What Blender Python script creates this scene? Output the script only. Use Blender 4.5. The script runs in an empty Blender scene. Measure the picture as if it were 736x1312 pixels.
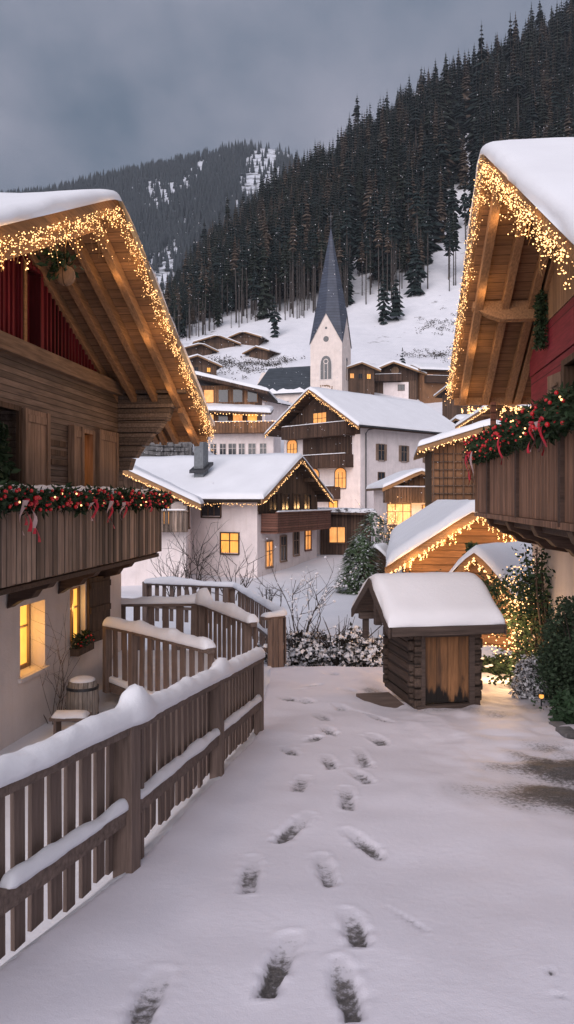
import bpy, bmesh, math, random
import numpy as np
from mathutils import Vector, Matrix, noise
random.seed(7); RNG = np.random.default_rng(7)
S = bpy.context.scene
COL = S.collection
R = math.radians
F, CX, HZ = 1000.0, 368.0, 640.0          # eye at the origin, looking along +Y

def at(px, py, Y):
    return Vector(((px - CX) / F * Y, Y, (HZ - py) / F * Y))

# ------------------------------------------------------------------ helpers
class MB:
    def __init__(s):
        s.v = []; s.f = []
    def add(s, vs, fs):
        o = len(s.v)
        s.v.extend([tuple(p) for p in vs]); s.f.extend([tuple(i + o for i in f) for f in fs])
    def box(s, x0, x1, y0, y1, z0, z1):
        s.add([(x0,y0,z0),(x1,y0,z0),(x1,y1,z0),(x0,y1,z0),(x0,y0,z1),(x1,y0,z1),(x1,y1,z1),(x0,y1,z1)],
              [(0,3,2,1),(4,5,6,7),(0,1,5,4),(1,2,6,5),(2,3,7,6),(3,0,4,7)])
        return s
    def prism(s, poly, off):
        """closed polygon (3D points) extruded by a vector"""
        poly = [Vector(p) for p in poly]; off = Vector(off); n = len(poly)
        nrm = Vector((0,0,0))
        for i in range(n):
            nrm += poly[i].cross(poly[(i+1) % n])
        if nrm.dot(off) > 0: poly = poly[::-1]
        s.add(poly + [p + off for p in poly],
              [tuple(range(n)), tuple(range(2*n-1, n-1, -1))] + [(i, i+n, (i+1) % n + n, (i+1) % n) for i in range(n)])
        return s
    def beam(s, a, b, w, h, up=(0,0,1)):
        a = Vector(a); b = Vector(b); d = (b - a).normalized()
        side = d.cross(Vector(up)).normalized(); u = side.cross(d).normalized()
        side *= w/2; u *= h/2
        s.prism([a-side-u, a+side-u, a+side+u, a-side+u], b - a)
        return s
    def tube(s, pts, rad, n=6, cap=True):
        pts = [Vector(p) for p in pts]
        if not hasattr(rad, '__len__'): rad = [rad]*len(pts)
        o = len(s.v); prev = None
        for i, p in enumerate(pts):
            d = (pts[min(i+1, len(pts)-1)] - pts[max(i-1, 0)]).normalized()
            ref = Vector((0,0,1)) if abs(d.z) < .9 else Vector((1,0,0))
            a = d.cross(ref).normalized(); b = a.cross(d)
            for k in range(n):
                t = 2*math.pi*k/n
                s.v.append(tuple(p + (a*math.cos(t) + b*math.sin(t))*rad[i]))
        for i in range(len(pts)-1):
            for k in range(n):
                s.f.append((o+i*n+k, o+i*n+(k+1) % n, o+(i+1)*n+(k+1) % n, o+(i+1)*n+k))
        if cap:
            s.f.append(tuple(o+k for k in range(n))[::-1]); s.f.append(tuple(o+(len(pts)-1)*n+k for k in range(n)))
        return s
    def ball(s, c, r, n=8, m=6, sc=(1,1,1)):
        c = Vector(c); o = len(s.v)
        s.v.append((c.x, c.y, c.z + r*sc[2]))
        for i in range(1, m):
            t = math.pi*i/m
            for k in range(n):
                p = 2*math.pi*k/n
                s.v.append((c.x+r*sc[0]*math.sin(t)*math.cos(p), c.y+r*sc[1]*math.sin(t)*math.sin(p), c.z+r*sc[2]*math.cos(t)))
        s.v.append((c.x, c.y, c.z - r*sc[2])); e = len(s.v)-1
        for k in range(n):
            s.f.append((o, o+1+k, o+1+(k+1) % n))
            for i in range(m-2):
                a = o+1+i*n
                s.f.append((a+k, a+n+k, a+n+(k+1) % n, a+(k+1) % n))
            a = o+1+(m-2)*n
            s.f.append((a+k, e, a+(k+1) % n))
        return s
    def octa(s, c, r):
        x, y, z = c
        s.add([(x+r,y,z),(x-r,y,z),(x,y+r,z),(x,y-r,z),(x,y,z+r),(x,y,z-r)],
              [(0,2,4),(2,1,4),(1,3,4),(3,0,4),(2,0,5),(1,2,5),(3,1,5),(0,3,5)])
        return s
    def leaf(s, p, size, nrm=None, narrow=.5):
        p = Vector(p)
        d = Vector((random.gauss(0,1), random.gauss(0,1), random.gauss(0,.7))).normalized()
        e = d.cross(Vector((random.gauss(0,1), random.gauss(0,1), random.gauss(0,1)))).normalized()
        n2 = d.cross(e)
        L = size*random.uniform(.7, 1.3); w = L*narrow*.5
        s.add([p, p+d*L*.45+e*w+n2*w*.25, p+d*L, p+d*L*.45-e*w+n2*w*.25], [(0,1,2),(0,2,3)])
        return s
    def mesh(s, name, smooth=False):
        me = bpy.data.meshes.new(name)
        me.from_pydata(s.v, [], s.f)
        if smooth: me.polygons.foreach_set('use_smooth', [True]*len(me.polygons))
        me.update()
        return me
    def build(s, name, mat, parent=None, smooth=False, bevel=0, loc=None):
        me = s.mesh(name, smooth)
        for m in (mat if isinstance(mat, (list, tuple)) else [mat]): me.materials.append(m)
        o = link(name, me, parent)
        if loc is not None: o.location = loc
        if bevel:
            b = o.modifiers.new('bevel', 'BEVEL'); b.width = bevel; b.segments = 2; b.limit_method = 'ANGLE'
        return o

def link(name, me, parent=None):
    o = bpy.data.objects.new(name, me); COL.objects.link(o)
    if parent is not None: o.parent = parent
    return o
def tag(o, label=None, cat=None, group=None, kind=None):
    if label: o['label'] = label
    if cat: o['category'] = cat
    if group: o['group'] = group
    if kind: o['kind'] = kind
    return o
def thing(name, label, cat, loc=(0,0,0), rz=0, group=None):
    o = bpy.data.objects.new(name, None); COL.objects.link(o)
    o.location = loc; o.rotation_euler = (0, 0, rz); o.empty_display_size = .3
    return tag(o, label, cat, group)
def kids(o): return [c for c in COL.objects if c.parent == o]
def wpos(o, p):
    return Matrix.LocRotScale(o.location, o.rotation_euler, o.scale) @ Vector(p)

# ------------------------------------------------------------------ materials
def nt(name):
    m = bpy.data.materials.new(name); m.use_nodes = True
    t = m.node_tree; t.nodes.clear()
    out = t.nodes.new('ShaderNodeOutputMaterial'); b = t.nodes.new('ShaderNodeBsdfPrincipled')
    t.links.new(b.outputs[0], out.inputs[0])
    return m, t, b
def N(t, typ, **kw):
    n = t.nodes.new(typ)
    for k, v in kw.items():
        if k[0] == 'i' and k[1:].isdigit(): n.inputs[int(k[1:])].default_value = v
        else: setattr(n, k, v)
    return n
def L(t, a, b): t.links.new(a, b)
def c4(c): return (c[0], c[1], c[2], 1)
def math_(t, op, a, b=None, c=None):
    n = t.nodes.new('ShaderNodeMath'); n.operation = op
    for i, x in enumerate((a, b, c)):
        if x is None: continue
        if isinstance(x, (int, float)): n.inputs[i].default_value = x
        else: t.links.new(x, n.inputs[i])
    return n.outputs[0]
def mixc(t, fac, a, b, mode='MIX'):
    n = t.nodes.new('ShaderNodeMix'); n.data_type = 'RGBA'; n.blend_type = mode
    for i, x in ((0, fac), (6, a), (7, b)):
        if isinstance(x, (int, float)): n.inputs[i].default_value = x
        elif isinstance(x, tuple): n.inputs[i].default_value = c4(x)
        else: t.links.new(x, n.inputs[i])
    return n.outputs[2]
def noise_(t, vec, scale, detail=4, rough=.55):
    n = t.nodes.new('ShaderNodeTexNoise'); n.inputs['Scale'].default_value = scale
    n.inputs['Detail'].default_value = detail; n.inputs['Roughness'].default_value = rough
    t.links.new(vec, n.inputs['Vector'])
    return n.outputs['Fac']
def ramp(t, fac, lo, hi):
    n = t.nodes.new('ShaderNodeMapRange'); n.inputs[1].default_value = lo; n.inputs[2].default_value = hi
    t.links.new(fac, n.inputs[0]); return n.outputs[0]
def bump(t, b, h, strength=.4, dist=.02):
    n = t.nodes.new('ShaderNodeBump'); n.inputs['Strength'].default_value = strength; n.inputs['Distance'].default_value = dist
    t.links.new(h, n.inputs['Height']); t.links.new(n.outputs[0], b.inputs['Normal'])
def objc(t): return t.nodes.new('ShaderNodeTexCoord').outputs['Object']
def mapped(t, vec, sc):
    n = t.nodes.new('ShaderNodeMapping'); n.inputs['Scale'].default_value = sc
    t.links.new(vec, n.inputs['Vector']); return n.outputs[0]

def wood(name, col, across='z', grain='x', w=.14, gap=.06, var=.5, dark=.35, rough=.75, bs=.5):
    """weathered boards: each board its own tone, dark joints, long grain"""
    m, t, b = nt(name)
    v = objc(t)
    sp = N(t, 'ShaderNodeSeparateXYZ'); L(t, v, sp.inputs[0])
    ax = {'x': sp.outputs[0], 'y': sp.outputs[1], 'z': sp.outputs[2]}
    if across:
        q = math_(t, 'DIVIDE', ax[across], w)
        cell = math_(t, 'FLOOR', q); fr = math_(t, 'FRACT', q)
        wn = N(t, 'ShaderNodeTexWhiteNoise', noise_dimensions='1D'); L(t, cell, wn.inputs['W'])
        tone = wn.outputs['Value']
        d = math_(t, 'MINIMUM', fr, math_(t, 'SUBTRACT', 1.0, fr))
        joint = ramp(t, d, 0.0, gap)
    sc = {'x': (1, 14, 14), 'y': (14, 1, 14), 'z': (14, 14, 1)}[grain]
    g = noise_(t, mapped(t, v, sc), 2.2, 5, .6)
    big = noise_(t, v, .9, 3)
    c1 = tuple(x*(1-dark) for x in col); c2 = tuple(min(1, x*1.35) for x in col)
    c = mixc(t, ramp(t, g, .3, .7), c1, c2)
    c = mixc(t, math_(t, 'MULTIPLY', ramp(t, big, .42, .75), .55), c, tuple(x*.5 for x in col))
    if across:
        tn = math_(t, 'ADD', math_(t, 'MULTIPLY', tone, var), 1 - var*.6)
        cc = N(t, 'ShaderNodeCombineXYZ')
        for i in range(3): L(t, tn, cc.inputs[i])
        c = mixc(t, 1.0, c, cc.outputs[0], 'MULTIPLY')
        c = mixc(t, joint, tuple(x*.16 for x in col), c)
        h = math_(t, 'ADD', math_(t, 'MULTIPLY', joint, .6), math_(t, 'MULTIPLY', g, .4))
    else:
        h = g
    L(t, c, b.inputs['Base Color']); b.inputs['Roughness'].default_value = rough
    b.inputs['Specular IOR Level'].default_value = .25
    bump(t, b, h, bs, .02)
    return m

def plaster(name, col):
    m, t, b = nt(name); v = objc(t)
    n1 = noise_(t, v, 1.1, 5, .6); n2 = noise_(t, v, 26, 4, .6); n3 = noise_(t, mapped(t, v, (2.5, 2.5, .35)), 1.5, 4)
    c = mixc(t, ramp(t, n1, .35, .75), col, tuple(x*.8 for x in col))
    c = mixc(t, math_(t, 'MULTIPLY', ramp(t, n3, .5, .8), .4), c, tuple(x*q for x, q in zip(col, (.66, .62, .58))))
    L(t, c, b.inputs['Base Color']); b.inputs['Roughness'].default_value = .9
    b.inputs['Specular IOR Level'].default_value = .2
    bump(t, b, math_(t, 'ADD', n2, math_(t, 'MULTIPLY', n1, 1.5)), .35, .02)
    return m

def snow_mat(name, col=(.83, .825, .86), sc=1.0, dirt=False, patches=None):
    m, t, b = nt(name); v = objc(t)
    n1 = noise_(t, v, 1.3*sc, 5, .55); n2 = noise_(t, v, 18*sc, 6, .6); n3 = noise_(t, v, 140*sc, 3, .6)
    c = mixc(t, ramp(t, n1, .3, .7), col, tuple(x*.93 for x in col))
    h = math_(t, 'ADD', math_(t, 'MULTIPLY', n2, .8), math_(t, 'MULTIPLY', n3, .35))
    b.inputs['Roughness'].default_value = .62; b.inputs['Specular IOR Level'].default_value = .3
    if dirt:
        a = N(t, 'ShaderNodeAttribute', attribute_name='wear')
        w = math_(t, 'ADD', a.outputs['Fac'], math_(t, 'MULTIPLY', math_(t, 'SUBTRACT', noise_(t, v, 30, 7, .75), .5), 2.4))
        w = math_(t, 'MULTIPLY', math_(t, 'ADD', math_(t, 'MULTIPLY', ramp(t, w, .5, 1.0), .72), math_(t, 'MULTIPLY', ramp(t, a.outputs['Fac'], .05, .8), .30)), ramp(t, a.outputs['Fac'], .04, .3))
        g = mixc(t, ramp(t, noise_(t, v, 60, 4, .7), .35, .7), (.035, .032, .032), (.17, .155, .15))
        c = mixc(t, w, c, g)
        b2 = N(t, 'ShaderNodeAttribute', attribute_name='slush')
        c = mixc(t, math_(t, 'MULTIPLY', b2.outputs['Fac'], .62), c, (.27, .25, .26))
    if patches:
        lo, hi, pc, psc = patches
        n4 = noise_(t, mapped(t, v, (1, 1, 2.5)), psc, 8, .68)
        c = mixc(t, ramp(t, n4, lo, hi), c, pc)
    L(t, c, b.inputs['Base Color'])
    bump(t, b, h, .24, .03)
    return m

def plain(name, col, rough=.6, metal=0, var=.25, sc=6, spec=.35):
    m, t, b = nt(name); v = objc(t)
    n = noise_(t, v, sc, 5, .6)
    L(t, mixc(t, ramp(t, n, .3, .7), tuple(x*(1-var) for x in col), tuple(min(1, x*(1+var)) for x in col)), b.inputs['Base Color'])
    b.inputs['Roughness'].default_value = rough; b.inputs['Metallic'].default_value = metal
    b.inputs['Specular IOR Level'].default_value = spec
    bump(t, b, n, .2, .01)
    return m

def glow(name, col, strength, var=.5, sc=3.0, sampled=False):
    m, t, b = nt(name); v = objc(t)
    n = noise_(t, v, sc, 2)
    if 'bulb' not in name:      # curtain folds and furniture behind the glass
        n = math_(t, 'ADD', math_(t, 'MULTIPLY', n, .55), math_(t, 'MULTIPLY', noise_(t, mapped(t, v, (7, 7, .7)), 1.6, 3), .45))
    b.inputs['Base Color'].default_value = c4(tuple(x*.5 for x in col))
    L(t, mixc(t, ramp(t, n, .3, .7), tuple(x*q for x, q in zip(col, (1-var*.35, 1-var*.6, 1-var*.8))), col), b.inputs['Emission Color'])
    b.inputs['Emission Strength'].default_value = strength
    m.cycles.emission_sampling = 'FRONT' if sampled else 'NONE'
    return m

def leafmat(name, col, var=.5, snow=0.0, sc=7):
    m, t, b = nt(name); v = objc(t)
    n = noise_(t, v, sc, 4, .65)
    c = mixc(t, ramp(t, n, .3, .7), tuple(x*(1-var) for x in col), tuple(x*(1+var) for x in col))
    if snow:
        n2 = noise_(t, v, sc*2.3, 4, .6)
        c = mixc(t, ramp(t, n2, 1-snow-.06, 1-snow+.03), c, (.72, .72, .75))
    L(t, c, b.inputs['Base Color']); b.inputs['Roughness'].default_value = .7
    b.inputs['Specular IOR Level'].default_value = .25
    return m

M = {}
M['snow'] = snow_mat('snow')
M['path'] = snow_mat('trodden_snow', (.80, .765, .825), 1.0, dirt=True)
M['roof_snow'] = snow_mat('roof_snow', (.83, .83, .86), .6)
M['log'] = wood('dark_weathered_boards', (.175, .132, .108), 'z', 'x', .085, .10, .5, .45)
M['beam'] = wood('old_beam', (.21, .142, .10), None, 'x', dark=.5)
M['beamy'] = wood('old_beam_y', (.135, .086, .056), None, 'y', dark=.5)
M['soffit'] = wood('soffit_boards', (.26, .145, .078), 'x', 'y', .17, .05, .3, .3)
M['rafter'] = wood('rafter_wood', (.31, .18, .098), None, 'x', dark=.3)
M['fascia'] = wood('fascia_wood', (.28, .16, .08), None, 'x', dark=.3)
M['red'] = wood('red_boards', (.15, .012, .022), 'x', 'z', .13, .16, .4, .4)
M['redflat'] = wood('red_cladding', (.20, .024, .04), 'z', 'x', .7, .02, .2, .2, bs=.2)
M['rail'] = wood('grey_balcony_boards', (.26, .19, .15), 'x', 'z', .116, .10, 1.25, .35)
M['railv'] = wood('brown_balcony_boards', (.26, .145, .095), 'x', 'z', .076, .12, .55, .35)
M['fence'] = wood('fence_wood', (.19, .135, .112), None, 'z', dark=.4)
M['fencex'] = wood('fence_rail_wood', (.165, .118, .098), None, 'x', dark=.4)
M['console'] = wood('carved_dark_beam', (.07, .042, .032), None, 'y', dark=.45)
M['shutter'] = wood('shutter_wood', (.29, .195, .14), 'x', 'z', .2, .04, .35, .4)
M['shutterdark'] = wood('dark_shutter_wood', (.10, .063, .042), 'x', 'z', .16, .05, .35, .45)
M['upper'] = wood('tan_boards', (.27, .17, .105), 'x', 'z', .22, .04, .3, .3)
M['gable'] = wood('village_gable_boards', (.125, .075, .05), 'x', 'z', .22, .12, .7, .4)
M['gable2'] = wood('village_dark_boards', (.09, .052, .036), 'x', 'z', .2, .14, .7, .4)
M['barn'] = wood('barn_boards', (.24, .12, .06), 'x', 'z', .4, .12, .6, .45)
M['redbrown'] = wood('redbrown_slats', (.19, .085, .06), 'z', 'x', .14, .16, .4, .4)
M['stall'] = wood('stall_boards', (.17, .09, .05), 'z', 'x', .2, .08, .4, .35)
M['hutlog'] = wood('hut_logs', (.085, .058, .045), 'z', 'y', .16, .16, .5, .45)
M['hutdoor'] = None
M['hutbeam'] = wood('hut_beam', (.085, .06, .05), None, 'x', dark=.45)
M['white'] = plaster('white_plaster', (.74, .665, .63))
M['white2'] = plaster('village_plaster', (.84, .745, .725))
M['pink'] = plaster('church_plaster', (.80, .69, .63))
M['slate'] = wood('slate_roofing', (.052, .062, .075), 'z', 'x', .35, .1, .25, .2, rough=.55)
M['shingle'] = wood('dark_shingles', (.05, .042, .038), 'x', 'z', .3, .1, .5, .3)
M['metal'] = plain('dark_metal', (.06, .06, .065), .45, .6)
M['concrete'] = plain('grey_chimney', (.15, .16, .17), .85)
M['stone'] = plain('field_stone', (.13, .125, .125), .9, var=.6, sc=3)
M['glass'] = plain('dark_glass', (.02, .022, .028), .12, 0, .2, 4, .6)
M['bronze'] = plain('bronze', (.3, .19, .06), .35, .8)
M['lit'] = glow('lit_window', (1.0, .46, .10), 1.0, .9, 2.0)
M['lit_soft'] = glow('lit_curtain_window', (1.0, .48, .15), .78, 1.1, 2.2)
M['lit_strong'] = glow('bright_room_light', (1.0, .50, .09), 1.15, .6, 3)
M['lit_pale'] = glow('lit_shop_front', (1.0, .62, .26), 1.0, 1.1, 3)
M['bulb'] = glow('warm_bulb', (1.0, .54, .22), 2.6, .1)
M['bulbfar'] = glow('warm_bulb_far', (1.0, .55, .25), 1.9, .1)
M['wire'] = plain('thin_wire', (.22, .12, .045), .6)
M['fir'] = leafmat('fir_twigs', (.022, .042, .018), .6)
M['ivy'] = leafmat('ivy_leaves', (.028, .055, .026), .6)
M['shrub'] = leafmat('shrub_leaves', (.038, .060, .034), .85, sc=14)
M['snowyleaf'] = leafmat('snow_dusted_leaves', (.035, .035, .03), .5, snow=.50, sc=9)
M['spruce'] = leafmat('spruce_needles', (.075, .115, .055), .5, snow=.40, sc=3)
M['twig'] = plain('bare_twigs', (.085, .06, .045), .85)
M['twigd'] = plain('dark_twigs', (.045, .033, .028), .85)
M['berry'] = plain('red_bauble', (.55, .012, .02), .25, 0, .2, 9, .6)
M['ribbon'] = plain('red_ribbon', (.50, .02, .045), .5)
M['gauze'] = plain('white_gauze', (.50, .36, .36), .7)
M['barrel'] = wood('weathered_barrel', (.30, .26, .23), 'x', 'z', .06, .1, .4, .4)
M['flake'] = plain('snowflake', (.85, .85, .88), .8, 0, .02)

# hut door: planks with dark rot rising from the sill
def _door():
    m = wood('stained_plank_door', (.24, .115, .052), 'x', 'z', .16, .03, .35, .45)
    t = m.node_tree; b = [n for n in t.nodes if n.type == 'BSDF_PRINCIPLED'][0]
    src = b.inputs['Base Color'].links[0].from_socket
    v = objc(t); sp = N(t, 'ShaderNodeSeparateXYZ'); L(t, v, sp.inputs[0])
    n = noise_(t, mapped(t, v, (7, 7, 1.6)), 1.3, 5, .6)
    e = math_(t, 'ADD', math_(t, 'MULTIPLY', sp.outputs[2], -1.5), math_(t, 'MULTIPLY', n, 1.6))
    f = ramp(t, e, .30, .48)
    n2 = noise_(t, mapped(t, v, (9, 9, .8)), 1.0, 4, .6)
    c = mixc(t, ramp(t, n2, .45, .7), src, (.06, .035, .024))
    L(t, mixc(t, f, c, (.014, .011, .010)), b.inputs['Base Color'])
    return m
M['hutdoor'] = _door()

# ------------------------------------------------------------------ shared building blocks
def edge_samples(Ln, t, step):
    e = [0, .012, .04, .09, .16, .26, .4]
    e = [x*max(t, .12)/.2 for x in e]
    e = [x for x in e if x < Ln*.45]
    n = max(2, int((Ln - 2*e[-1])/step))
    mid = [e[-1] + (Ln - 2*e[-1])*i/n for i in range(1, n)]
    return e + mid + [Ln - x for x in e[::-1]]

def snow_slab(name, parent, fn, LA, LB, t, mat=None, step=.4, lump=.12, seed=0, round_=.72, sag=0.0, ridge=None):
    """snow lying on a surface fn(a,b) (metres along two edges): rounded edges, soft lumps"""
    A = edge_samples(LA, t, step); B = edge_samples(LB, t, step)
    na, nb = len(A), len(B); vs = []; fs = []
    r = t*1.5*round_
    for a in A:
        for b in B:
            p = Vector(fn(a, b))
            d = min(a, LA-a, b, LB-b)
            q = 1 - min(1, d/r)
            h = t*math.sqrt(max(0, 1-q*q))*(1 + lump*1.6*noise.noise(Vector((p.x*.6+seed*9, p.y*.6, p.z*.6))) + lump*.9*noise.noise(Vector((p.x*2.1+seed, p.y*2.1, 3))))
            wx = t*.30*noise.noise(Vector((p.x*3.1+seed, p.y*3.1, p.z*3.1)))*q; wy = t*.30*noise.noise(Vector((p.y*3.1, p.x*3.1+seed, 7)))*q
            h += t*.10*noise.noise(Vector((p.x*4.5, p.y*4.5, seed)))
            vs.append((p.x+wx, p.y+wy, p.z + max(.004, h) + .015))
    o = na*nb
    for a in A:
        for b in B: pass
    fs = [(i*nb+j, (i+1)*nb+j, (i+1)*nb+j+1, i*nb+j+1) for i in range(na-1) for j in range(nb-1)]
    # skirt down to the surface
    border = [(i, 0) for i in range(na)] + [(na-1, j) for j in range(1, nb)] + [(i, nb-1) for i in range(na-2, -1, -1)] + [(0, j) for j in range(nb-2, 0, -1)]
    k0 = len(vs)
    for (i, j) in border:
        p = Vector(fn(A[i], B[j])); vs.append((p.x, p.y, p.z + .003))
    n = len(border)
    for k in range(n):
        i, j = border[k]; i2, j2 = border[(k+1) % n]
        fs.append((i*nb+j, i2*nb+j2, k0+(k+1) % n, k0+k))
    mb = MB(); mb.add(vs, fs)
    me = mb.mesh(name, True)
    bm = bmesh.new(); bm.from_mesh(me); bmesh.ops.recalc_face_normals(bm, faces=bm.faces[:]); bm.to_mesh(me); bm.free()
    me.polygons.foreach_set('use_smooth', [True]*len(me.polygons))
    me.materials.append(mat or M['roof_snow'])
    return link(name, me, parent)

def snow_loaf(name, parent, pts, w, h, seed=0, mat=None, step=.04, var=.5, bumps=()):
    """rounded ridge of snow along a rail; bumps = (distance, extra height, radius)"""
    pts = [Vector(p) for p in pts]
    seg = [(pts[i+1]-pts[i]).length for i in range(len(pts)-1)]; T = sum(seg)
    n = max(6, int(T/step)); vs = []; fs = []; K = 11
    for i in range(n+1):
        d = T*i/n; k = 0; dd = d
        while k < len(seg)-1 and dd > seg[k]: dd -= seg[k]; k += 1
        p = pts[k].lerp(pts[k+1], min(1, dd/seg[k])); dr = (pts[k+1]-pts[k]); dr.z = 0; dr.normalize()
        sd = Vector((dr.y, -dr.x, 0))
        e = min(1, min(d, T-d)/(h*.9)); e = math.sqrt(max(.02, 1-(1-e)**2))
        hh = h*e*(1+var*noise.noise(Vector((d*1.7+seed*7, seed, 0)))+var*.5*noise.noise(Vector((d*5+seed*3, seed, 5))))
        ww = w*(.75+.25*e)*(1+var*.35*noise.noise(Vector((d*2.3+seed*5, 9, seed))))
        for (bd, bh, br) in bumps:
            g = math.exp(-((d-bd)/br)**2); hh += bh*g; ww += bh*.6*g
        for j in range(K):
            a = math.pi*(-.08 + 1.16*j/(K-1))
            jt = 1 + .11*noise.noise(Vector((d*7+seed, j*.9, 2))) + .07*noise.noise(Vector((d*19+seed, j*1.7, 4)))
            vs.append(tuple(p + sd*(math.cos(a)*ww/2*jt) + Vector((0, 0, max(-.02, math.sin(a)*hh*jt)))))
    for i in range(n):
        for j in range(K-1):
            fs.append((i*K+j, i*K+j+1, (i+1)*K+j+1, (i+1)*K+j))
        fs.append((i*K+K-1, i*K, (i+1)*K, (i+1)*K+K-1))
    fs.append(tuple(range(K))[::-1]); fs.append(tuple(n*K+j for j in range(K)))
    mb = MB(); mb.add(vs, fs); me = mb.mesh(name, True)
    bm = bmesh.new(); bm.from_mesh(me); bmesh.ops.recalc_face_normals(bm, faces=bm.faces[:]); bm.to_mesh(me); bm.free()
    me.materials.append(mat or M['snow'])
    return link(name, me, parent)

def wall_holes(u0, u1, z0, z1, holes, fn, thick):
    """wall in the (u,z) plane with rectangular openings; fn(u, d, z) places a point, d = depth behind the face"""
    us = sorted(set([u0, u1] + [h[0] for h in holes] + [h[1] for h in holes]))
    zs = sorted(set([z0, z1] + [h[2] for h in holes] + [h[3] for h in holes]))
    mb = MB(); inh = lambda u, z: any(h[0] < u < h[1] and h[2] < z < h[3] for h in holes)
    solid = lambda i, j: 0 <= i < len(us)-1 and 0 <= j < len(zs)-1 and not inh((us[i]+us[i+1])/2, (zs[j]+zs[j+1])/2)
    for i in range(len(us)-1):
        for j in range(len(zs)-1):
            if not solid(i, j): continue
            a, b, c, d = us[i], us[i+1], zs[j], zs[j+1]
            mb.add([fn(a,0,c), fn(b,0,c), fn(b,0,d), fn(a,0,d)], [(0,1,2,3)])
            mb.add([fn(a,thick,c), fn(b,thick,c), fn(b,thick,d), fn(a,thick,d)], [(3,2,1,0)])
            for (ok, p, q) in ((solid(i-1,j), (a,c), (a,d)), (solid(i+1,j), (b,d), (b,c)), (solid(i,j-1), (b,c), (a,c)), (solid(i,j+1), (a,d), (b,d))):
                if not ok:
                    mb.add([fn(p[0],0,p[1]), fn(q[0],0,q[1]), fn(q[0],thick,q[1]), fn(p[0],thick,p[1])], [(0,1,2,3)])
    return mb

def gable_roof(root, x0, x1, xr, zr, s0, s1, y0, y1, th=.2, snow_t=.25, mdeck='soffit', mboard='fascia', board=.28, snow=True, seed=0, rafters=None, lump=.12, step=.4):
    """ridge along local y at x=xr; slopes s0 (towards x0) and s1; y0 is the verge in view"""
    z = lambda x: zr - (s0*(xr-x) if x < xr else s1*(x-xr))
    poly = [(x0,y0,z(x0)),(xr,y0,zr),(x1,y0,z(x1)),(x1,y0,z(x1)-th),(xr,y0,zr-th),(x0,y0,z(x0)-th)]
    out = {}
    ya, yb = y0+.0, y1
    deck = MB()
    sg = 1 if y1 > y0 else -1
    for (xa, xb) in ((x0, xr), (xr, x1)):
        deck.prism([(xa,y0+sg*.05,z(xa)),(xb,y0+sg*.05,z(xb)),(xb,y0+sg*.05,z(xb)-th),(xa,y0+sg*.05,z(xa)-th)], (0, y1-y0-sg*.05, 0))
    rf = deck.build('roof', M[mdeck], root)
    for yy in (y0, ):
        for (xa, xb) in ((x0-.02, xr), (xr, x1+.02)):
            bd = MB(); bd.prism([(xa,yy,z(xa)+.02),(xb,yy,z(xb)+.02),(xb,yy,z(xb)-board),(xa,yy,z(xa)-board)], (0, sg*.06, 0))
            bd.build('bargeboard', M[mboard], root)
    if snow:
        la = math.hypot(xr-x0, z(x0)-zr); lb = math.hypot(x1-xr, z(x1)-zr)
        def fn(a, b):
            x = x0 + (xr-x0)*a/la if a < la else xr + (x1-xr)*(a-la)/lb
            # soft ridge
            dz = 0
            k = abs(x-xr)
            if k < .5: dz = -(s0+s1)*.5*.25*(1-k/.5)**2*.5
            return (x, y0 - sg*.075 + (y1-y0+sg*.12)*b/abs(y1-y0), z(x)+.022+dz)
        snow_slab('roof_snow', root, fn, la+lb, abs(y1-y0), snow_t, seed=seed, lump=lump, step=step)
    return z
# ------------------------------------------------------------------ camera, light, sky
cam = bpy.data.cameras.new('camera'); co = bpy.data.objects.new('camera', cam); COL.objects.link(co)
co.location = (0, 0, 0); co.rotation_euler = (R(90), 0, 0)
cam.sensor_fit = 'VERTICAL'; cam.sensor_height = 36; cam.lens = 36*F/1312.0
cam.shift_y = -(656-HZ)/1312.0
cam.clip_start = .05; cam.clip_end = 6000
S.camera = co
S.view_settings.view_transform = 'Standard'; S.view_settings.look = 'None'
S.view_settings.exposure = 0.45; S.view_settings.gamma = 1; S.view_settings.use_curve_mapping = False
S.cycles.use_denoising = True
S.cycles.max_bounces = 8; S.cycles.diffuse_bounces = 4; S.cycles.glossy_bounces = 2; S.cycles.transmission_bounces = 2
S.cycles.sample_clamp_indirect = 4.0

SUN_EL, SUN_AZ = 27, 198          # azimuth measured clockwise from +Y: soft light from behind the viewer
W = bpy.data.worlds.new('World'); S.world = W; W.use_nodes = True
t = W.node_tree; t.nodes.clear()
wo = N(t, 'ShaderNodeOutputWorld'); bg = N(t, 'ShaderNodeBackground')
sky = N(t, 'ShaderNodeTexSky', sky_type='NISHITA', sun_disc=False)
sky.sun_elevation = R(SUN_EL); sky.sun_rotation = R(SUN_AZ)
g = N(t, 'ShaderNodeTexCoord').outputs['Generated']
sp = N(t, 'ShaderNodeSeparateXYZ'); L(t, g, sp.inputs[0])
zc = math_(t, 'MAXIMUM', sp.outputs[2], 0.0)
den = math_(t, 'ADD', zc, .22)
cv = N(t, 'ShaderNodeCombineXYZ')
L(t, math_(t, 'DIVIDE', sp.outputs[0], den), cv.inputs[0]); L(t, math_(t, 'DIVIDE', sp.outputs[1], den), cv.inputs[1])
mp = N(t, 'ShaderNodeMapping'); mp.inputs['Location'].default_value = (3.7, 1.9, 0); mp.inputs['Scale'].default_value = (.95, .6, 1)
L(t, cv.outputs[0], mp.inputs['Vector'])
n1 = noise_(t, mp.outputs[0], 1.25, 7, .52); n2 = noise_(t, mp.outputs[0], 3.4, 6, .6)
cl = math_(t, 'ADD', math_(t, 'MULTIPLY', n1, .8), math_(t, 'MULTIPLY', n2, .2))
f = ramp(t, cl, .41, .62)
cc = mixc(t, f, (.74, .98, 1.34), (2.42, 2.36, 2.82))
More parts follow.
